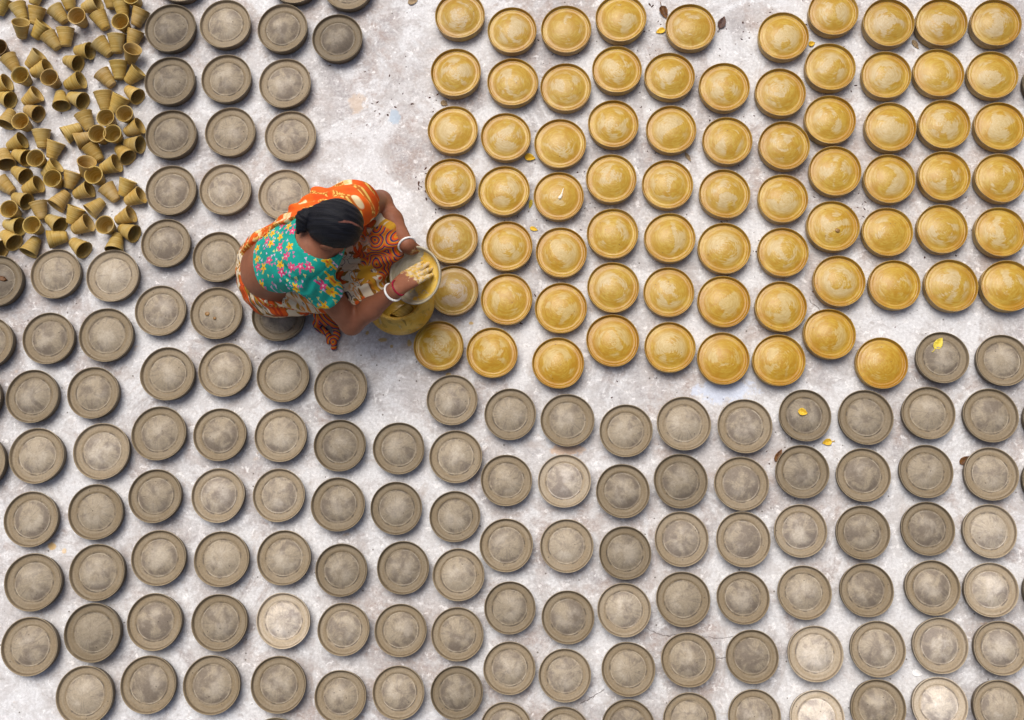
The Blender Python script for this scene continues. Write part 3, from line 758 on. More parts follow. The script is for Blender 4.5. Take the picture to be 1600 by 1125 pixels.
def torso(F, gro=0.0, k=.05, arms=True):
    bx = unit(NEC-WST); lat = unit((LSH-RSH)); lat = unit(lat-bx*(lat@bx)); nb = np.cross(bx, lat)
    R = np.stack([bx, lat, nb], 1)
    F.ell(WST, (.11+gro, .118+gro, .088+gro), R, k)
    F.ell((WST+CHE)/2+nb*.0, (.12+gro, .122+gro, .090+gro), R, k)
    F.ell(CHE, (.12+gro, .135+gro, .098+gro), R, k)
    F.ell(UPB, (.085+gro, .13+gro, .080+gro), R, k)
    F.cap(UPB, LSH, .066+gro, .052+gro, k); F.cap(UPB, RSH, .066+gro, .052+gro, k)
    if arms:
        F.cap(LSH, LEL, .056+gro, .041+gro, .03); F.cap(RSH, REL, .050+gro, .039+gro, .03)
    return R, nb

lo = np.minimum.reduce([HIP, LEL, REL, WST, RAN, BOWL_C])-.22; hi = np.maximum.reduce([HIP, LEL, LWR, HED, BOWL_C])+.20
lo[2] = -.02; hi[2] = .86
body = Field(lo, hi, .004)
TR, NB = torso(body)
body.ell(HIP, (.12, .15, .11), np.eye(3), .05)
body.ell(WST-UP*.055, (.113, .123, .085), np.eye(3), .05)
for hj, kn, an, to in ((LHJ, LKN, LAN, LTO), (RHJ, RKN, RAN, RTO)):
    body.cap(hj, kn, .080, .055, .04); body.cap(kn, an, .050, .034, .02)
    body.cap(an-UP*.02, to, .032, .022, .02)
for el, wr in ((LEL, LWR), (REL, RWR)):
    body.cap(el, el*.55+wr*.45, .038, .037, .02); body.cap(el*.55+wr*.45, wr, .037, .0245, .02)
# neck and head
body.cap(NEC-.02*UP, HED-HR[:, 2]*.05-HR[:, 0]*.02, .052, .047, .03)
body.ell(HED, (.079, .066, .087), HR, .02)
body.ell(hp(.022, 0, -.062), (.062, .054, .055), HR, .03)          # jaw
body.cap(hp(.086, 0, .002), hp(.104, 0, -.032), .009, .013, .012)   # nose
body.cap(hp(.082, .016, -.066), hp(.082, -.016, -.066), .008, .008, .008)   # lips
for sd in (1, -1):
    body.ell(hp(-.004, sd*.075, -.012), (.018, .008, .030), HR, .006)   # ears
    body.cap(hp(.080, sd*.018, .018), hp(.076, sd*.042, .014), .008, .006, .01)   # brow

# right hand, fingers spread in the slip of the held dish
fw = unit(bowl_pt(.050, .034, 0)-RWR); 
pdir = unit(P(652, 426, .362)-RWR)
side = unit(np.cross(BN, pdir))                         # towards the little finger or thumb
KNU = RWR+pdir*.074
body.cap(RWR, RWR+pdir*.03, .0245, .022, .015)
for j, off in enumerate((-.027, -.009, .010, .027)):
    kn_ = bowl_pt(0, 0, 0)*0+RWR+pdir*(.078-.006*abs(j-1.2))+side*off
    body.cap(RWR+pdir*.012+side*off*.45, kn_, .0155, .0115, .014)
FT = []
ln = (.060, .072, .067, .052)
for j, off in enumerate((.027, .010, -.009, -.027)):   # index .. little
    kn_ = RWR+pdir*(.078-.006*abs(j-1.2))+side*off
    spread = unit(pdir+side*off*1.2)
    p1 = kn_+spread*ln[j]*.48-BN*.010
    p2 = p1+spread*ln[j]*.34-BN*.012
    p3 = p2+spread*ln[j]*.26-BN*.010
    body.cap(kn_, p1, .0100, .0088, .004); body.cap(p1, p2, .0088, .0080, .003); body.cap(p2, p3, .0080, .0068, .003)
    FT.append(p3)
th0 = RWR+pdir*.030+side*.020; th1 = th0+unit(pdir*.85+side*.35)*.034-BN*.022; th2 = th1+unit(pdir*.95+side*.05)*.030-BN*.014
body.cap(th0, th1, .0135, .0105, .01); body.cap(th1, th2, .0105, .0080, .004)
# left hand gripping the rim of the dish from outside, thumb over it
gp = bowl_pt(-.022, .094, -.006)
ld = unit(gp-LWR); lpalm = LWR+ld*.055
gx = unit(bowl_pt(1, 0, 0)-BOWL_C); gy = unit(bowl_pt(0, 1, 0)-BOWL_C)
body.cap(LWR, LWR+ld*.03, .0245, .022, .015)
for j, off in enumerate((-.027, -.009, .009, .027)):
    kb = lpalm+gx*off+gy*.004-BN*.016
    body.cap(LWR+ld*.010+gx*off*.4, kb, .0155, .012, .014)
    q1 = kb-BN*.026-gy*.014; q2 = q1-gy*.026-BN*.004; q3 = q2-gy*.020+BN*.004
    body.cap(kb, q1, .0105, .0092, .004); body.cap(q1, q2, .0092, .0085, .003); body.cap(q2, q3, .0085, .0070, .003)
t0 = LWR+ld*.028-gx*.02; t1 = bowl_pt(-.050, .094, .012); t2 = bowl_pt(-.046, .074, .010)
body.cap(t0, t1, .0135, .0105, .01); body.cap(t1, t2, .0105, .0080, .004)

root = link('person', None); base = (HIP+LTO+RTO)/3; root.location = (base[0], base[1], 0)
tag(root, 'woman squatting in teal floral blouse and orange sari, smearing slip in a dish', 'person')
def child(name, me):
    o = link(name, me, root); o.matrix_parent_inverse = Matrix.Translation(-root.location); return o
M_SKIN = mat_skin([(KNU*.5+FT[1]*.5, .068, .90), (FT[0], .03, .8), (FT[3], .03, .8)])
vs, fs = body.mesh()
child('body', np_mesh('body', vs, fs, M_SKIN))

# ---- blouse: follows torso and upper arms
def cutplane(F, pt, nrm, off=0.0):
    """keep the side the normal points away from"""
    sl, (X, Y, Z) = F.box(F.lo-1, F.lo+F.n*F.h+1)
    d = (X-pt[0])*nrm[0]+(Y-pt[1])*nrm[1]+(Z-pt[2])*nrm[2]-off
    F.F = np.maximum(F.F, d.astype(np.float32))
def folds(F, amp, f, seed):
    sl, (X, Y, Z) = F.box(F.lo-1, F.lo+F.n*F.h+1)
    F.F = F.F+amp*wavy(X, Y, Z, f, seed).astype(np.float32)
blo = Field(lo, hi, .004)
torso(blo, .006, .05, False)
larm_cut = LSH+(LEL-LSH)*.30; rarm_cut = RSH+(REL-RSH)*.42
blo.cap(LSH, larm_cut+(LEL-LSH)*.1, .057, .053, .03); blo.cap(RSH, rarm_cut+(REL-RSH)*.12, .059, .056, .03)
def arm_ripples(F, a, b, amp):
    sl, (X, Y, Z) = F.box(np.minimum(a, b)-.08, np.maximum(a, b)+.08)
    u = unit(b-a); t = (X-a[0])*u[0]+(Y-a[1])*u[1]+(Z-a[2])*u[2]
    F.F[sl] += (amp*np.sin(t*150+4*np.sin(X*30+Z*22))).astype(np.float32)
folds(blo, .0032, 62, 3)
arm_ripples(blo, RSH, rarm_cut, .0032)
cutplane(blo, rarm_cut, unit(REL-RSH)); 
bx = TR[:, 0]; lat = TR[:, 1]
# sleeve cut on the left only near that arm
sl, (X, Y, Z) = blo.box(larm_cut-.12, larm_cut+.14)
u = unit(LEL-LSH); d = (X-larm_cut[0])*u[0]+(Y-larm_cut[1])*u[1]+(Z-larm_cut[2])*u[2]
blo.F[sl] = np.maximum(blo.F[sl], d.astype(np.float32))
# waist edge curves: higher at the spine
wpt = P(416, 403, .375)
cutplane(blo, wpt, unit(-bx*1.0+0*lat))
# round neck opening
sl, (X, Y, Z) = blo.box(NEC-.2, NEC+.2)
nc = P(502, 366, .585)
dd = np.sqrt((X-nc[0])**2+(Y-nc[1])**2+(Z-nc[2])**2)-.082
blo.F[sl] = np.maximum(blo.F[sl], -dd.astype(np.float32))
vs, fs = blo.mesh()
rel = vs-CHE
pat = np.stack([rel[:, 0]+.06*rel[:, 2], rel[:, 1], np.zeros(len(vs))], 1)
child('blouse', np_mesh('blouse', vs, fs, mat_blouse(), {'pat': pat}))

# ---- sari skirt: hips, thighs, knees and cloth down to the floor
sk = Field(lo, hi, .004)
sk.ell(HIP+UP*.02, (.128, .160, .135), np.eye(3), .04)
sk.ell(WST-UP*.06, (.118, .128, .080), np.eye(3), .05)
for hj, kn, an, to in ((LHJ, LKN, LAN, LTO), (RHJ, RKN, RAN, RTO)):
    sk.cap(hj, kn, .098, .066, .05); sk.cap(kn, an, .064, .075, .04)
    sk.cap(an, an*.4+to*.6-UP*.02, .075, .06, .03)
sk.cap(HIP-UP*.06, (LAN+RAN)/2, .12, .11, .06)
lap = (LKN+RKN+LHJ+RHJ)/4
sk.ell(lap+UP*.02, (.16, .115, .075), np.eye(3), .06)
sk.cap(LKN-UP*.02, RKN-UP*.03, .055, .055, .06)
sk.cap(P(538, 338, .30), P(590, 345, .30), .040, .040, .04)
# stretched folds run from hip to knee
sl, (X, Y, Z) = sk.box(lo-1, hi+1)
ud = unit((LKN+RKN)/2-HIP); vd = unit(np.cross(UP, ud))
acr = X*vd[0]+Y*vd[1]; alo = X*ud[0]+Y*ud[1]
sk.F = (sk.F+.0050*np.sin(acr*95+3.2*np.sin(alo*14)+Z*60)*np.clip((alo-(HIP@ud))/.1+.9, .3, 1)+.004*wavy(X, Y, Z, 42, 8)).astype(np.float32)
sk.F = np.maximum(sk.F, (.003-Z)+0*sk.F)
wq = P(392, 419, .298); wnm = unit(bx*.95-facing*.25+lat*-.10)
dcut = (X-wq[0])*wnm[0]+(Y-wq[1])*wnm[1]+(Z-wq[2])*wnm[2]
fcut = (WST@facing)+.062-(X*facing[0]+Y*facing[1]+Z*0)
sk.F = np.maximum(sk.F, np.minimum(dcut, fcut).astype(np.float32))
vs, fs = sk.mesh()
rel = vs-HIP
pat = np.stack([rel@np.array([1, 0, 0])+.35*rel[:, 2], rel[:, 1]+.75*rel[:, 2]*np.sign(rel[:, 1]), np.zeros(len(vs))], 1)
kb = np.linalg.norm((vs-P(603, 392, .34))*np.array([1, 1, .45]), axis=1)
bord = np.zeros((len(vs), 3)); bord[:, 0] = np.clip((.080-kb+.012*np.sin(vs[:, 0]*90)+.010*np.sin(vs[:, 1]*70))/.012, 0, 1)
wb = (vs-wq)@wnm; wf = (WST@facing)+.10-vs@facing
bord[:, 1] = np.clip(1+wb/.030, 0, 1)*(wf > 0)*(wb < -.0035)
M_SKIRT = mat_skirt()
child('sari_skirt', np_mesh('sari_skirt', vs, fs, M_SKIRT, {'pat': pat, 'bord': bord}))

# rolled waist edge of the skirt
def sweep(name, pts, rad, mat, seg=10, parent=None, closed=False, flat=1.0):
    pts = [np.array(p, float) for p in pts]; n = len(pts); vs, fs = [], []
    up = UP
    for i, p in enumerate(pts):
        t = unit(pts[(i+1) % n]-pts[i-1]) if closed or 0 < i < n-1 else unit(pts[min(i+1, n-1)]-pts[max(i-1, 0)])
        a = np.cross(t, up); a = unit(a) if np.linalg.norm(a) > 1e-4 else np.array([1, 0, 0.]); b = np.cross(a, t)
        r_ = rad[i] if hasattr(rad, '__len__') else rad
        for q in range(seg):
            an = 2*math.pi*q/seg; vs.append(p+a*math.cos(an)*r_+b*math.sin(an)*r_*flat)
    for i in range(n if closed else n-1):
        j = (i+1) % n
        for q in range(seg): fs.append((i*seg+q, i*seg+(q+1) % seg, j*seg+(q+1) % seg, j*seg+q))
    if not closed: fs += [tuple(range(seg))[::-1], tuple(range((n-1)*seg, n*seg))]
    me = bpy.data.meshes.new(name); me.from_pydata([tuple(map(float, v)) for v in vs], [], fs)
    me.polygons.foreach_set('use_smooth', [True]*len(me.polygons)); me.materials.append(mat); me.update()
    return me
def spline(pts, n=8):
    pts = [np.array(p, float) for p in pts]; out = []
    for i in range(len(pts)-1):
        p0, p1, p2, p3 = pts[max(i-1, 0)], pts[i], pts[i+1], pts[min(i+2, len(pts)-1)]
        for k in range(n):
            t = k/n
            out.append(.5*((2*p1)+(-p0+p2)*t+(2*p0-5*p1+4*p2-p3)*t*t+(-p0+3*p1-3*p2+p3)*t**3))
    return out+[pts[-1]]

# ---- sari drape over the left half of the back and the left shoulder
dr = Field(lo, hi, .004)
torso(dr, .013, .05, False)
dr.cap(LSH, LSH+(LEL-LSH)*.22, .066, .062, .03)
A_ = P(403, 391, .33); B_ = P(473, 350, .55)
dr.ell(P(497, 305, .47), (.030, .026, .026), np.eye(3), .03)
dr.cap(P(470, 330, .46), P(545, 306, .50), .034, .040, .03)
sl, (X, Y, Z) = dr.box(lo-1, hi+1)
e1 = unit(B_-A_); pn = unit(np.cross(e1, NB)); 
if pn@lat > 0: pn = -pn                                  # points to her right, away from the drape
acr = (X-A_[0])*pn[0]+(Y-A_[1])*pn[1]+(Z-A_[2])*pn[2]
alg = (X-A_[0])*e1[0]+(Y-A_[1])*e1[1]+(Z-A_[2])*e1[2]
dr.F = (dr.F+.0040*np.sin(acr*150+2.5*np.sin(alg*16))+.003*wavy(X, Y, Z, 55, 21)).astype(np.float32)
dr.F = np.maximum(dr.F, (acr+.006*np.sin(alg*40)).astype(np.float32))
u = unit(LEL-LSH); lc = LSH+(LEL-LSH)*.20
sl, (X, Y, Z) = dr.box(lc-.14, lc+.14)
dr.F[sl] = np.maximum(dr.F[sl], ((X-lc[0])*u[0]+(Y-lc[1])*u[1]+(Z-lc[2])*u[2]).astype(np.float32))
strip = [P(404, 372, .33), P(391, 390, .29), P(386, 412, .25), P(388, 432, .21)]
for a, b in zip(strip[:-1], strip[1:]): dr.cap(a, b, .024, .021, .015)
sl, (X, Y, Z) = dr.box(lo-1, hi+1)
vs, fs = dr.mesh()
rel = vs-A_
pat = np.stack([rel@e1, rel@pn+.5*(rel@NB), np.zeros(len(vs))], 1)
M_DRAPE = mat_drape()
child('sari_drape', np_mesh('sari_drape', vs, fs, M_DRAPE, {'pat': pat}))

# ---- loose sari end on the floor beside the right knee
te = Field(P(470, 560)-np.array([.02, .02, .03]), P(545, 480)+np.array([.03, .05, .25]), .003)
t1 = spline([P(498, 492, .12), P(495, 507, .05), P(503, 515, .015), P(512, 524, .012), P(514, 535, .010)], 5)
t2 = spline([P(503, 496, .12), P(517, 503, .06), P(525, 515, .025), P(524, 530, .015), P(520, 545, .010)], 5)
for i in range(len(t1)-1): te.cap(t1[i], t1[i+1], .013-.0002*i, .013-.0002*i, .006)
for i in range(len(t2)-1): te.cap(t2[i], t2[i+1], .016-.0004*i, .016-.0004*i, .006)
te.cap(P(497, 490, .14), P(512, 500, .08), .022, .018, .02)
sl, (X, Y, Z) = te.box(te.lo-1, te.lo+te.n*te.h+1)
te.F = (te.F+.0025*np.sin(X*170+Y*90)+.002*wavy(X, Y, Z, 120, 5)).astype(np.float32)
te.F = np.maximum(te.F, (.001-Z)+0*te.F)
vs, fs = te.mesh()
rel = vs-P(510, 515, 0)
child('sari_end', np_mesh('sari_end', vs, fs, M_SKIRT, {'pat': rel*np.array([1, 1, 0]), 'bord': np.tile([1., 0, 0], (len(vs), 1))}))

# ---- hair with a low knot, centre parting
ha = Field(lo, hi, .004)
ha.ell(hp(-.003, 0, .009), (.083, .078, .089), HR, .01)
ha.ell(hp(-.028, 0, -.028), (.058, .063, .060), HR, .02)
sl, (X, Y, Z) = ha.box(HED-.25, HED+.25)
fx = (X-HED[0])*HR[0, 0]+(Y-HED[1])*HR[1, 0]+(Z-HED[2])*HR[2, 0]
lx = (X-HED[0])*HR[0, 1]+(Y-HED[1])*HR[1, 1]+(Z-HED[2])*HR[2, 1]
ux = (X-HED[0])*HR[0, 2]+(Y-HED[1])*HR[1, 2]+(Z-HED[2])*HR[2, 2]
ha.F[sl] += (.0009*np.sin(lx*330+40*fx)+.0008*np.sin(lx*190-55*fx*np.sign(lx)+1.0)+.0014*np.sin(lx*70+fx*30)).astype(np.float32)
ha.F[sl] = np.maximum(ha.F[sl], (fx*.62-ux*.78-.010).astype(np.float32))
def surf(F, px, py, z0=.80, z1=.40):
    """first hit of the line of sight through a photo pixel with a modelled surface"""
    for z in np.arange(z0, z1, -.002):
        p = P(px, py, z); i = np.round((p-F.lo)/F.h).astype(int)
        if (i >= 0).all() and (i < F.n).all() and F.F[tuple(i)] < 0: return p
    return P(px, py, z1)
pl_ = [surf(ha, *q) for q in ((529, 347), (538, 346), (548, 347), (557, 351), (566, 358))]
par_a, par_b = pl_[0], pl_[-1]
sl, (X, Y, Z) = ha.box(par_a-.06, par_b+.06)
ab = par_b-par_a; t = np.clip(((X-par_a[0])*ab[0]+(Y-par_a[1])*ab[1]+(Z-par_a[2])*ab[2])/(ab@ab), 0, 1)
dq = np.sqrt((X-par_a[0]-t*ab[0])**2+(Y-par_a[1]-t*ab[1])**2+(Z-par_a[2]-t*ab[2])**2)
ha.F[sl] += (.0035*np.exp(-(dq/.007)**2)).astype(np.float32)
vs, fs = ha.mesh()
rel = (vs-HED)@HR
M_HAIR = mat_hair([(a, b, wd) for a, b, wd in zip(pl_[:-1], pl_[1:], (.0045, .0060, .0052, .0045))])
hair = child('hair', np_mesh('hair', vs, fs, M_HAIR, {'pat': np.stack([-rel[:, 0]+rel[:, 2]*.3, rel[:, 1]+.25*rel[:, 0]*np.sign(rel[:, 1]), np.zeros(len(vs))], 1)}))
bun = Field(lo, hi, .0035)
bc = P(478, 341, .645)
bun.ell(bc, (.033, .030, .032), np.eye(3), .01)
bun.ell(bc+np.array([-.008, -.020, -.008]), (.026, .020, .022), np.eye(3), .006)
bun.ell(bc+np.array([.018, .014, .004]), (.028, .020, .024), np.eye(3), .006)
bun.cap(bc+np.array([-.01, -.028, -.01]), bc+np.array([-.026, -.040, -.012]), .013, .008, .008)
sl, (X, Y, Z) = bun.box(bc-.1, bc+.1)
bun.F[sl] += (.0016*np.sin((X*.7+Y*1.2)*260+Z*120)).astype(np.float32)
vs, fs = bun.mesh(); rel = vs-bc
bo = link('hair_bun', np_mesh('hair_bun', vs, fs, M_HAIR, {'pat': np.stack([rel[:, 0]-rel[:, 1], rel[:, 0]*.7+rel[:, 1]*1.2, np.zeros(len(vs))], 1)}), hair)

# ---- bangles, eyes
M_WHITE = mat_simple('white_bangle', (.72, .72, .70), (.82, .81, .78), 40, .3, .5, .05)
M_REDTH = mat_simple('red_thread', (.20, .004, .020), (.34, .012, .04), 160, .8, .2, .6)
def bangle(name, at, axis, R, r, mat, sq=1.0):
    axis = unit(axis); a = unit(np.cross(axis, UP)); b = np.cross(a, axis)
    pts = [at+a*math.cos(t)*R+b*math.sin(t)*R*sq for t in np.linspace(0, 2*math.pi, 32, endpoint=False)]
    o = child(name, sweep(name, pts, r, mat, 8, closed=True)); return o
rax = unit(RWR-REL)
bangle('bangle', RWR-rax*.012, rax+.12*UP, .0315, .0038, M_WHITE)['label'] = 'white bangle on right wrist'
bangle('wrist_thread', RWR+rax*.014+pdir*.004, rax-.10*UP, .0275, .0030, M_REDTH)['label'] = 'red thread round right wrist'
lax = unit(LWR-LEL)
bangle('bangle', LWR+lax*.004, lax, .0305, .0036, M_WHITE)['label'] = 'white bangle on left wrist'
M_EYE = mat_simple('eye', (.03, .015, .01), (.7, .68, .65), 30, .2, .5, 0)
for sd in (1, -1):
    e = Field(hp(.074, sd*.030, -.001)-.02, hp(.074, sd*.030, -.001)+.02, .002)
    e.ell(hp(.072, sd*.030, -.001), (.012, .013, .007), HR, 0)
    vs, fs = e.mesh(); child('eye', np_mesh('eye', vs, fs, M_EYE))

# ------------------------------------------------------------------ the dish in her hands
def mat_held():
    n = NT('wet_grey_clay_with_slip', .38, .4); v = n.obj(); s = n.sep(v)
    r, cx, sy, _ = polar(n, v)
    a = n.noise(v, 30, 4, .6); 
    arcs = n.noise(n.comb(n.math('MULTIPLY', r, 70), n.math('MULTIPLY', cx, 1.0), n.math('MULTIPLY', sy, 1.0)), 2.4, 4, .6)
    clay = n.mix(n.step(arcs, .38, .65), (.33, .290, .200), (.43, .39, .29))
    e = n.math('ADD', n.math('MULTIPLY', s[0], 16), n.math('ADD', n.math('MULTIPLY', s[1], -3.5), n.math('MULTIPLY', n.math('SUBTRACT', n.noise(v, 17, 3, .55, 1.0), .5), 2.6)))
    m = n.math('MULTIPLY', n.step(e, -.12, .02), n.step(r, .0875, .084))
    hole = n.step(n.noise(n.vmath('ADD', v, (4, 2, 1)), 34, 4, .6, .8), .60, .66)
    m = n.math('MULTIPLY', m, n.math('SUBTRACT', 1.0, n.math('MULTIPLY', hole, .9)))
    yel = n.mix(n.step(a, .38, .62), (.62, .39, .050), (.70, .50, .13))
    n.bump(n.math('ADD', n.math('MULTIPLY', m, .8), arcs), .4, .002)
    return n.done(n.mix(m, clay, yel), n.math('SUBTRACT', .45, n.math('MULTIPLY', m, .18)))
M_HELD = mat_held()
PH = [(0, -.040), (.050, -.041), (.072, -.038), (.084, -.030), (.0915, -.018), (.0955, -.006), (.0975, -.001), (.0965, .0012), (.0935, .0014), (.0900, -.0010), (.0872, -.007),
      (.082, -.016), (.074, -.0225), (.060, -.0270), (.040, -.0295), (.020, -.0305), (0, -.0308)]
hm = lathe('held_dish', [(r*1.03, z) for r, z in PH], 72, M_HELD, .008, 5)
held = link('held_dish', hm); held.rotation_mode = 'QUATERNION'
_bx = unit(np.array([1, 0, 0])-BN[0]*BN); _by = np.cross(BN, _bx)
held.matrix_world = Matrix.Translation(Vector(BOWL_C)) @ Matrix(np.stack([_bx, _by, BN], 1).tolist()).to_4x4()
tag(held, 'wet clay dish half smeared with yellow slip, tilted in the hands of the woman', 'dish')

# ------------------------------------------------------------------ the slip pot
M_POT = None
def mat_pot():
    n = NT('slip_stained_pot', .45, .35); v = n.obj()
    a = n.noise(v, 11, 5, .62, .8); b = n.noise(v, 40, 5, .65, .5)
    col = n.mix(n.step(a, .36, .64), (.62, .345, .026), (.66, .44, .095))
    col = n.mix(n.math('MULTIPLY', n.step(b, .50, .66), .7), col, (.33, .20, .035))
    col = n.mix(n.math('MULTIPLY', n.step(n.noise(v, 23, 4, .6, .6), .60, .70), .8), col, (.55, .47, .28))
    n.bump(n.math('ADD', a, n.math('MULTIPLY', b, .5)), .4, .003)
    return n.done(col)
M_POT = mat_pot()
M_SLIP = mat_simple('yellow_slip', (.54, .31, .022), (.62, .39, .050), 16, .16, .5, .15, .002)
PP = [(0, .003), (.04, 0), (.072, .010), (.098, .036), (.115, .072), (.118, .098), (.112, .122), (.100, .141), (.090, .151), (.0885, .157), (.092, .163), (.0955, .169), (.0945, .1735), (.090, .1745),
      (.085, .1725), (.0815, .166), (.079, .157), (.086, .148), (.099, .135), (.106, .118), (.109, .098), (.104, .072), (.085, .035), (.05, .014), (0, .012)]
pot = link('slip_pot', None); pc_ = P(624, 473, .09); pot.scale = (1.07, 1.07, 1.04); pot.location = (pc_[0]+.004, pc_[1]-.006, 0.0)
pot.rotation_euler = (math.radians(-6), math.radians(0), 0)
tag(pot, 'round clay pot of yellow slip standing at the knees of the woman', 'pot')
link('pot_body', lathe('pot_body', PP, 72, M_POT, .004, 7), pot)
sp_ = [(0, .128)]+[(r, .128+.0004*math.sin(r*300)) for r in (.02, .04, .06, .08, .095, .1035)]+[(.1035, .120), (0, .118)]
link('slip', lathe('slip', sp_, 64, M_SLIP, 0, 8), pot)
dc = link('clay_cup', CUP_ME[0]); dc.rotation_mode = 'QUATERNION'
q, a = quat_axis(math.radians(235), math.radians(12), 1.0); dc.rotation_quaternion = q; dc.scale = (1.05,)*3
cpos = P(641, 478, .13); dc.location = (cpos[0], cpos[1], .128); dc.color = (.95, .9, .6, 1)
tag(dc, 'small clay cup half sunk in the yellow slip of the pot', 'cup')

# ------------------------------------------------------------------ fallen leaves and scraps
def leaf_mat(name, a, b): return mat_simple(name, a, b, 60, .55, .3, .5, .001)
LM = {'brown': leaf_mat('brown_leaf', (.075, .030, .010), (.17, .075, .020)), 'yellow': leaf_mat('yellow_leaf', (.60, .36, .020), (.72, .50, .05)),
      'tan': leaf_mat('tan_leaf', (.22, .15, .08), (.34, .25, .14)), 'white': leaf_mat('paper', (.72, .72, .72), (.80, .80, .80)),
      'lime': leaf_mat('lime_leaf', (.55, .42, .03), (.66, .54, .08)), 'dark': leaf_mat('dark_leaf', (.05, .025, .02), (.10, .05, .035))}
def leaf(px, py, z, Lpx, Wpx, deg, kind, label, curl=.35, stem=True, cat='leaf', tilt=0.0, seed=0):
    rr = random.Random(seed+int(px)); c = P(px, py, z); s = px_scale(c); L, W = Lpx/s, Wpx/s
    nu, nv = 14, 7; vs, fs = [], []
    for i in range(nu+1):
        t = i/nu; prof_ = (math.sin(math.pi*t**.8))**.75*(1-.18*t)+.015
        for j in range(nv+1):
            u = (j/nv-.5)*2; jag = 1+.05*math.sin(i*2.9+j)*abs(u)
            x = (t-.5)*L; y = u*W*.5*prof_*jag
            zz = abs(u)**1.3*W*.5*curl*prof_ + curl*.35*L*(t-.5)**2*1.6 + .0012*math.sin(i*1.7+u*3+seed)
            vs.append((x, y, zz))
    for i in range(nu):
        for j in range(nv):
            a = i*(nv+1)+j; fs.append((a, a+nv+1, a+nv+2, a+1))
    if stem:                                   # stalk as a thin bent tube
        base = len(vs); sg = 5
        for k in range(5):
            x = -.5*L-.32*L*k/4+.02*L; y = .05*L*(k/4)**2
            for q in range(sg):
                an = 6.283*q/sg; vs.append((x, y+.0009*math.cos(an), .0012+curl*.14*L+.0009*math.sin(an)))
        for k in range(4):
            for q in range(sg): fs.append((base+k*sg+q, base+k*sg+(q+1) % sg, base+(k+1)*sg+(q+1) % sg, base+(k+1)*sg+q))
    me = mesh_from('leaf', vs, fs, LM[kind])
    o = link('fallen_leaf' if cat == 'leaf' else 'scrap', me)
    md = o.modifiers.new('thickness', 'SOLIDIFY'); md.thickness = .0006
    o.rotation_euler = (tilt, 0, -math.radians(deg)); 
    mz = min(v[2]*math.cos(tilt)+v[1]*math.sin(tilt) for v in vs)
    o.location = (c[0], c[1], z-mz+.0004)
    tag(o, label, cat); return o
leaf(1037, 20, 0, 22, 13, 70, 'brown', 'curled dark brown leaf touching the slipped dish between leaves', .8)
leaf(1032, 49, 0, 15, 10, 160, 'yellow', 'small yellow leaf on concrete near the curled brown leaf', .5)
leaf(1128, 36, 0, 22, 13, -68, 'dark', 'dark brown leaf with pointed tip on bare concrete', .4)
leaf(1268, 69, 0, 11, 9, -20, 'yellow', 'tiny yellow leaf wedged between two slipped dishes', .6, False)
leaf(828, 247, 0, 17, 12, 10, 'yellow', 'crumpled bright yellow petal between slipped dishes', .9, False)
leaf(1075, 246, 0, 16, 6, 60, 'tan', 'narrow tan leaf poking out from under a slipped dish', .5)
leaf(829, 319, 0, 15, 6, 100, 'lime', 'greenish yellow leaf squeezed between slipped dishes beside the white splash', .5, False)
leaf(834, 358, 0, 13, 7, 20, 'yellow', 'torn yellow leaf flake on dirty concrete between slipped dishes', .5, False)
leaf(1430, 70, 0, 17, 8, 60, 'tan', 'dry grey-tan leaf between slipped dishes', .4, False)
leaf(1466, 537, .0440, 22, 14, -55, 'lime', 'yellow leaf with stalk lying on a grey dish', .3)
leaf(1254, 644, .0515, 15, 12, 20, 'yellow', 'small folded yellow leaf inside a dark grey dish', .6, False)
leaf(1292, 691, 0, 15, 11, 170, 'yellow', 'small yellow leaf on concrete between grey dishes', .6)
leaf(1216, 712, 0, 22, 10, -60, 'brown', 'brown leaf pinched under the edge of a grey dish', .4, False)
leaf(1507, 719, 0, 20, 12, -35, 'brown', 'reddish brown leaf against the side of a grey dish', .3, False)
leaf(694, 162, 0, 12, 9, 30, 'tan', 'tan leaf scrap between two slipped dishes', .5, False)
leaf(645, 3, 0, 16, 11, -15, 'tan', 'beige chip of dry leaf on open concrete', .4, False)
leaf(1433, 1052, 0, 17, 11, 10, 'white', 'scrap of white paper on concrete between dishes', .1, False, 'paper')
# broken shard lying in the dish at the heap's edge
def shard():
    rr = random.Random(3); c = P(6, 437, .036)
    bm = bmesh.new(); pts = [(-.022, -.006), (-.004, -.012), (.016, -.006), (.022, .004), (.006, .011), (-.016, .008)]
    lo_ = [bm.verts.new((x, y, 0)) for x, y in pts]; hi_ = [bm.verts.new((x*.85, y*.8, .006+rr.uniform(0, .004))) for x, y in pts]
    bm.faces.new(lo_[::-1]); bm.faces.new(hi_)
    for i in range(6): bm.faces.new((lo_[i], lo_[(i+1) % 6], hi_[(i+1) % 6], hi_[i]))
    me = bpy.data.meshes.new('clay_shard'); bm.to_mesh(me); bm.free(); me.materials.append(LM['brown'])
    o = link('clay_shard', me); o.location = (c[0], c[1], .0495); o.rotation_euler = (0, 0, -.4)
    tag(o, 'broken brown shard lying in a grey dish beside the cups', 'shard')
shard()
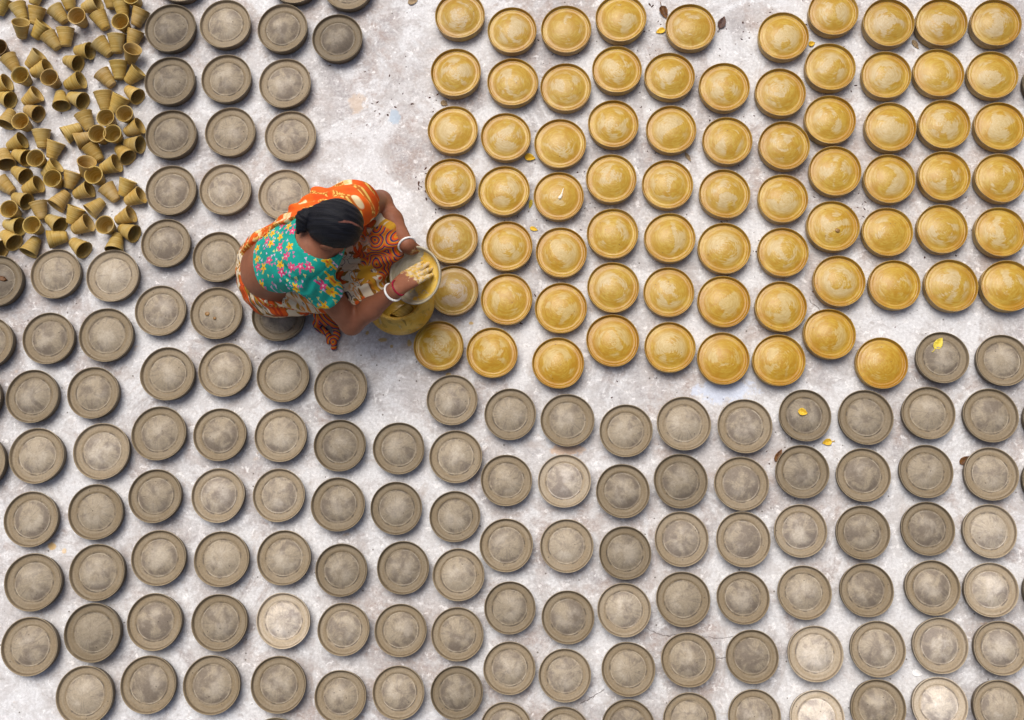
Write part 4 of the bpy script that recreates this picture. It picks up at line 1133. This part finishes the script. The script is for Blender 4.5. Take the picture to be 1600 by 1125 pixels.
# wet white splash in one slipped dish
d0 = dish_obj[(873, 306)]
sf = Field((-.03, -.04, .02), (.04, .04, .07), .0015)
sf.cap((.004, -.010, .0534), (.010, .0, .0532), .0065, .0045, .003); sf.cap((.010, .0, .0528), (.018, .028, .0500), .0030, .0016, .003)
sf.F = np.maximum(sf.F, -(.5+0*sf.F)); vs, fs = sf.mesh()
so = link('slip_splash', np_mesh('slip_splash', vs*np.array([1, 1, 1]), fs, mat_simple('white_slip', (.70, .64, .52), (.80, .76, .66), 40, .12, .5, .05)), d0)
so['label'] = 'glossy white splash'
so.matrix_parent_inverse = Matrix.Rotation(-d0.rotation_euler.z, 4, 'Z')

# dried drops: one dark spot in a slipped dish, two brown drops in a grey one
M_DROP = mat_simple('brown_drop', (.16, .075, .018), (.24, .13, .035), 60, .4, .3, .1)
def drop(key, dx, dy, r, flat):
    d_ = dish_obj[key]; f = Field((-.012, -.012, -.008), (.012, .012, .008), .001)
    f.ell((0, 0, 0), (r, r*.92, flat)); v_, q_ = f.mesh()
    prof_ = PY if key in YSPEC else PG; rad = math.hypot(dx, dy)
    tbl = sorted((a, b) for a, b in prof_[prof_.index(max(prof_, key=lambda t: t[0]*10+t[1])):] if a < .06)
    z = float(np.interp(rad, [a for a, b in tbl], [b for a, b in tbl]))
    hit = min((max(c_.co.z for c_ in d_.data.vertices if math.hypot(c_.co.x, c_.co.y) < rad+.004), z+.004))
    v_ = v_+np.array([dx, dy, hit-.0004])
    o_ = link('dried_drop', np_mesh('dried_drop', v_, q_, M_DROP), d_); o_['label'] = 'brown dried drop'
    o_.matrix_parent_inverse = Matrix.Rotation(-d_.rotation_euler.z, 4, 'Z')
drop((1301.4, 353.4), .012, -.020, .0085, .0022)
drop((337.6, 488.9), -.030, -.004, .0085, .0022); drop((337.6, 488.9), -.002, -.021, .0060, .0020)

# crumbs of leaf and soil swept along the slipped dishes
rg = random.Random(21); vs, fs = [], []
spots = [(690, 330, 45, 26), (830, 60, 30, 20), (1010, 140, 90, 40), (1190, 40, 50, 40), (1100, 220, 110, 60), (1330, 120, 60, 26), (900, 340, 90, 36), (1430, 330, 90, 30), (1200, 350, 120, 26), (830, 430, 60, 18),
         (600, 150, 50, 26), (480, 110, 60, 16), (1010, 30, 40, 20), (1340, 320, 30, 16), (690, 165, 20, 14), (660, 290, 16, 22), (1250, 680, 120, 20), (1060, 700, 120, 16), (1400, 500, 120, 12), (60, 120, 70, 22), (120, 300, 80, 22)]
dishes_px = [(e[0], e[1], e[2]*.5) for e in GREY+YELLOW]
for (cx, cy, sd, nn) in spots:
    for _ in range(nn):
        x, y = rg.gauss(cx, sd*.6), rg.gauss(cy, sd*.6)
        if any((x-a)**2+(y-b)**2 < (r*.93)**2 for a, b, r in dishes_px): continue
        c = P(x, y, 0); r = rg.choice((.0012, .0018, .0026, .0036))*rg.uniform(.7, 1.2); a0 = rg.uniform(0, 6.28); el = rg.uniform(1, 2.4)
        b = len(vs)
        for q in range(5):
            an = a0+q*1.2566; xx = math.cos(an)*r*el*rg.uniform(.7, 1.2); yy = math.sin(an)*r*rg.uniform(.6, 1.1)
            vs.append((c[0]+xx*math.cos(a0)-yy*math.sin(a0), c[1]+xx*math.sin(a0)+yy*math.cos(a0), .0002))
        vs.append((c[0], c[1], r*.9))
        for q in range(5): fs.append((b+q, b+(q+1) % 5, b+5))
tag(link('debris_crumbs', mesh_from('debris_crumbs', vs, fs, LM['dark'], False)), 'dark crumbs of leaf and soil scattered on the concrete', 'debris', kind='stuff')
